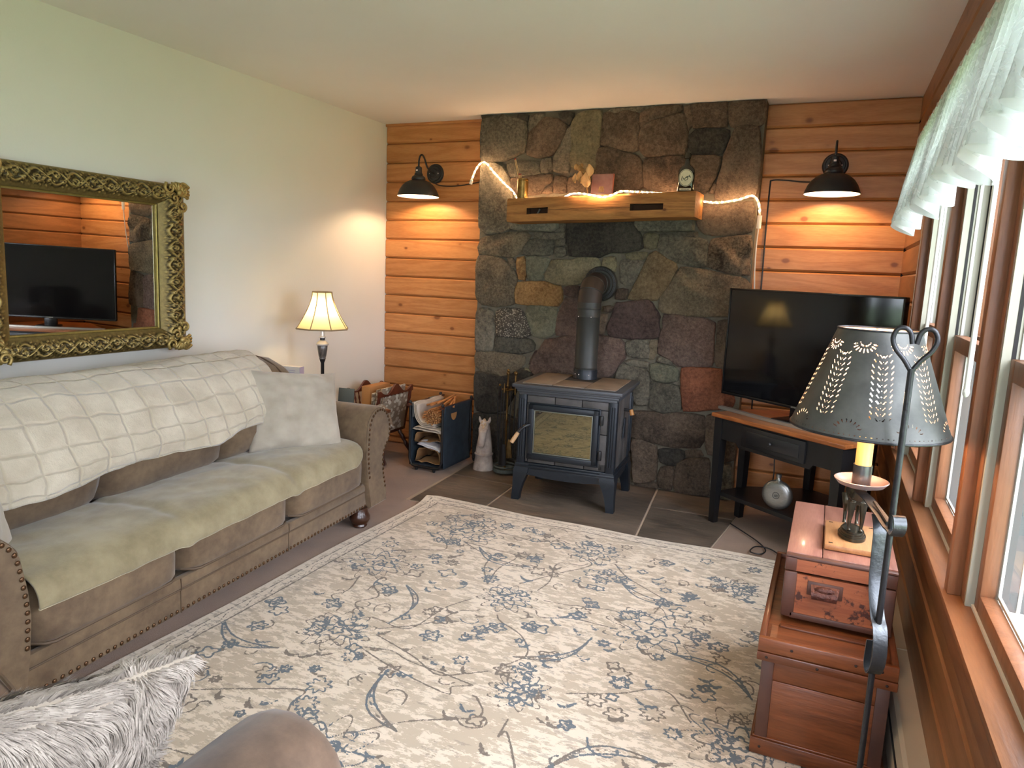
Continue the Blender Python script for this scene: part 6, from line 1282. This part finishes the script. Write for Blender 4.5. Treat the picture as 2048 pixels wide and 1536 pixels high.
def corner(sx, sz):
    b = MB(); cx, cz = sx*(HX+FW*.56), sz*(HZ+FH*.50)
    for (dx, dz, r0, t0, w) in ((.035, .022, .040, .5, .010), (-.045, .030, .030, 2.2, .008), (.030, -.055, .026, 4.2, .008), (-.02, -.02, .026, 3.4, .008), (.040, .030, .018, 1.0, .008)):
        P = [(cx+sx*(dx+r0*(1-t/9)*math.cos(t0+t*.95)), -.052-.012*(t/9), cz+sz*(dz+r0*(1-t/9)*math.sin(t0+t*.95))) for t in range(10)]; b.tube(spline(P, 4), list(np.linspace(w, w*.5, 37)), 8)
    for i in range(9):
        a = R(-70+20*i+45); b.tube([(cx+sx*.01, -.050, cz+sz*.01), (cx+sx*(.01+.055*math.cos(a)), -.058, cz+sz*(.01+.048*math.sin(a))), (cx+sx*(.01+.068*math.cos(a)), -.036, cz+sz*(.01+.052*math.sin(a)))], [.006, .0085, .005], 8)
    b.ball((cx+sx*.01, -.060, cz+sz*.01), .017, (1, .7, 1), 12)
    for i in range(5): b.ball((cx-sx*(.05+.030*i), -.050+.003*i, cz+sz*.012*math.sin(i*2)), .013-.0013*i, (1.4, .6, 1), 10); b.ball((cx+sx*.016*math.sin(i*2), -.050+.003*i, cz-sz*(.045+.032*i)), .014-.0013*i, (1, .6, 1.4), 10)
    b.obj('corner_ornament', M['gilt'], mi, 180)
for sx in (-1, 1):
    for sz in (-1, 1): corner(sx, sz)
# ================================================================ ARMCHAIR AND FUR PILLOW IN THE FOREGROUND
ac = thing('armchair', 'brown suede armchair in the foreground facing the stove, its arm tops showing', 'armchair', (2.05, -4.12, .013), 0)
def aw(*p): return (p[0]-2.05, p[1]+4.12, p[2]-.013)
m = N('brown_leather_suede'); v = m.map(); m.bsdf(m.mix(m.mr(m.noise(v, 6, 6, .65), .35, .65), lin((74, 57, 44)), lin((110, 88, 70))), .7, 0, m.bump(m.noise(v, 300, 3), .15, .001), .3, 0, .2); M['leather'] = m.m
def chair_arm(x0, x1, zt, yf):
    xc = (x0+x1)/2; r = (x1-x0)/2; Rg = []
    for y, k in ((-4.56, .9), (-4.5, 1), (-4.1, 1.0), (yf-.10, 1.0), (yf-.04, .985), (yf-.012, .93), (yf, .80)):
        P = [(xc-r*.72*k, .10)]+[(xc-r*.80*k, zt-r*1.5)]+[(xc+r*k*math.cos(R(a)), zt-r*.85+r*.85*k*math.sin(R(a))) for a in range(190, -11, -20)]+[(xc+r*.80*k, zt-r*1.5), (xc+r*.72*k, .10)]; Rg.append([aw(x, y, z) for x, z in P])
    return MB().rings(Rg).obj('arm', M['leather'], ac, 50)
chair_arm(2.185, 2.452, .545, -3.705); chair_arm(1.485, 1.76, .520, -3.86)
MB().tube([aw(1.6225+.134*math.cos(R(a)), -3.868, .520-.117+.114*math.sin(R(a))) for a in range(200, -25, -15)], .005, 6).obj('arm_welt', M['welt'], ac)
MB().rings(cushion(*aw(1.95, -4.10, .285), .46, .58, .15, .3, crown=.02, seed=4)).obj('seat_cushion', M['leather'], ac, 180)
MB().box(aw(1.95, -4.13, .15), (.50, .64, .13), .02).obj('base_frame', M['leather'], ac)
b = MB(); b.box(aw(1.95, -4.52, .42), (.62, .16, .62), .06); b.obj('back', M['leather'], ac)
for x in (1.62, 2.32):
    for y in (-4.48, -3.84): MB().lathe([(.001, 0), (.024, 0), (.034, .03), (.034, .08), (.001, .1)], aw(x, y, .0135), 16).obj('bun_foot', M['walnut'], ac)
m = N('long_pile_fur'); v = m.map(); m.bsdf(m.mix(m.noise(v, 14, 4, .65), lin((150, 134, 118)), lin((190, 178, 162))), .9, 0, None, .2, 0, .3); M['fur'] = m.m
b = pillow_mb(.40, .38, .15, 5, 40); base_me = b.obj('fur_pillow', M['fur'], None, 180); fp = tag(base_me, 'fluffy cream long-pile pillow leaning in the foreground armchair', 'pillow')
place(fp, (2.092, -4.041, .541), (.172, .973, -.155), (.397, .076, .915))
me0 = fp.data; rngf = np.random.RandomState(5); polys = [p for p in me0.polygons]; ar = np.array([p.area for p in polys]); pick = rngf.choice(len(polys), 42000, p=ar/ar.sum())
FV = []; FF = []; FC = []
for q in pick:
    p = polys[q]; vs = [me0.vertices[i].co for i in p.vertices]; w = rngf.dirichlet(np.ones(len(vs))); c = Vector((0, 0, 0))
    for wi, vv in zip(w, vs): c += vv*wi
    n_ = p.normal if p.normal.z*c.z >= 0 else -p.normal; a_ = 5*fbm(c.x*5, c.y*5, 1+c.z*3); flow = Vector((math.cos(a_), math.sin(a_)-.5, 0)); flow -= n_*flow.dot(n_); flow.normalize()
    cl = nz(c.x*70, c.y*70, c.z*70); L = rngf.uniform(.016, .030); t = (n_*(.55+.35*cl)+flow*.9+Vector((cl, nz(c.y*70, c.x*70), 0))*.35).normalized()
    sd = t.cross(n_); sd = (sd.normalized() if sd.length > 1e-4 else Vector((1, 0, 0)))*rngf.uniform(.0008, .0016); k = len(FV); mid_ = c+t*L*.55+n_*L*.05; tip = c+t*L*.9+flow*L*.45-n_*L*.12
    FV += [c-sd, c+sd, mid_+sd*.8, mid_-sd*.8, tip]; FF += [(k, k+1, k+2, k+3), (k+3, k+2, k+4)]; g_ = rngf.uniform(.8, 1)*(.82+.5*max(-.5, cl)); FC += [g_*.62, g_*.62, g_*.9, g_*.9, g_]  # random strand tone, with roots darkened as painted shade within the pile
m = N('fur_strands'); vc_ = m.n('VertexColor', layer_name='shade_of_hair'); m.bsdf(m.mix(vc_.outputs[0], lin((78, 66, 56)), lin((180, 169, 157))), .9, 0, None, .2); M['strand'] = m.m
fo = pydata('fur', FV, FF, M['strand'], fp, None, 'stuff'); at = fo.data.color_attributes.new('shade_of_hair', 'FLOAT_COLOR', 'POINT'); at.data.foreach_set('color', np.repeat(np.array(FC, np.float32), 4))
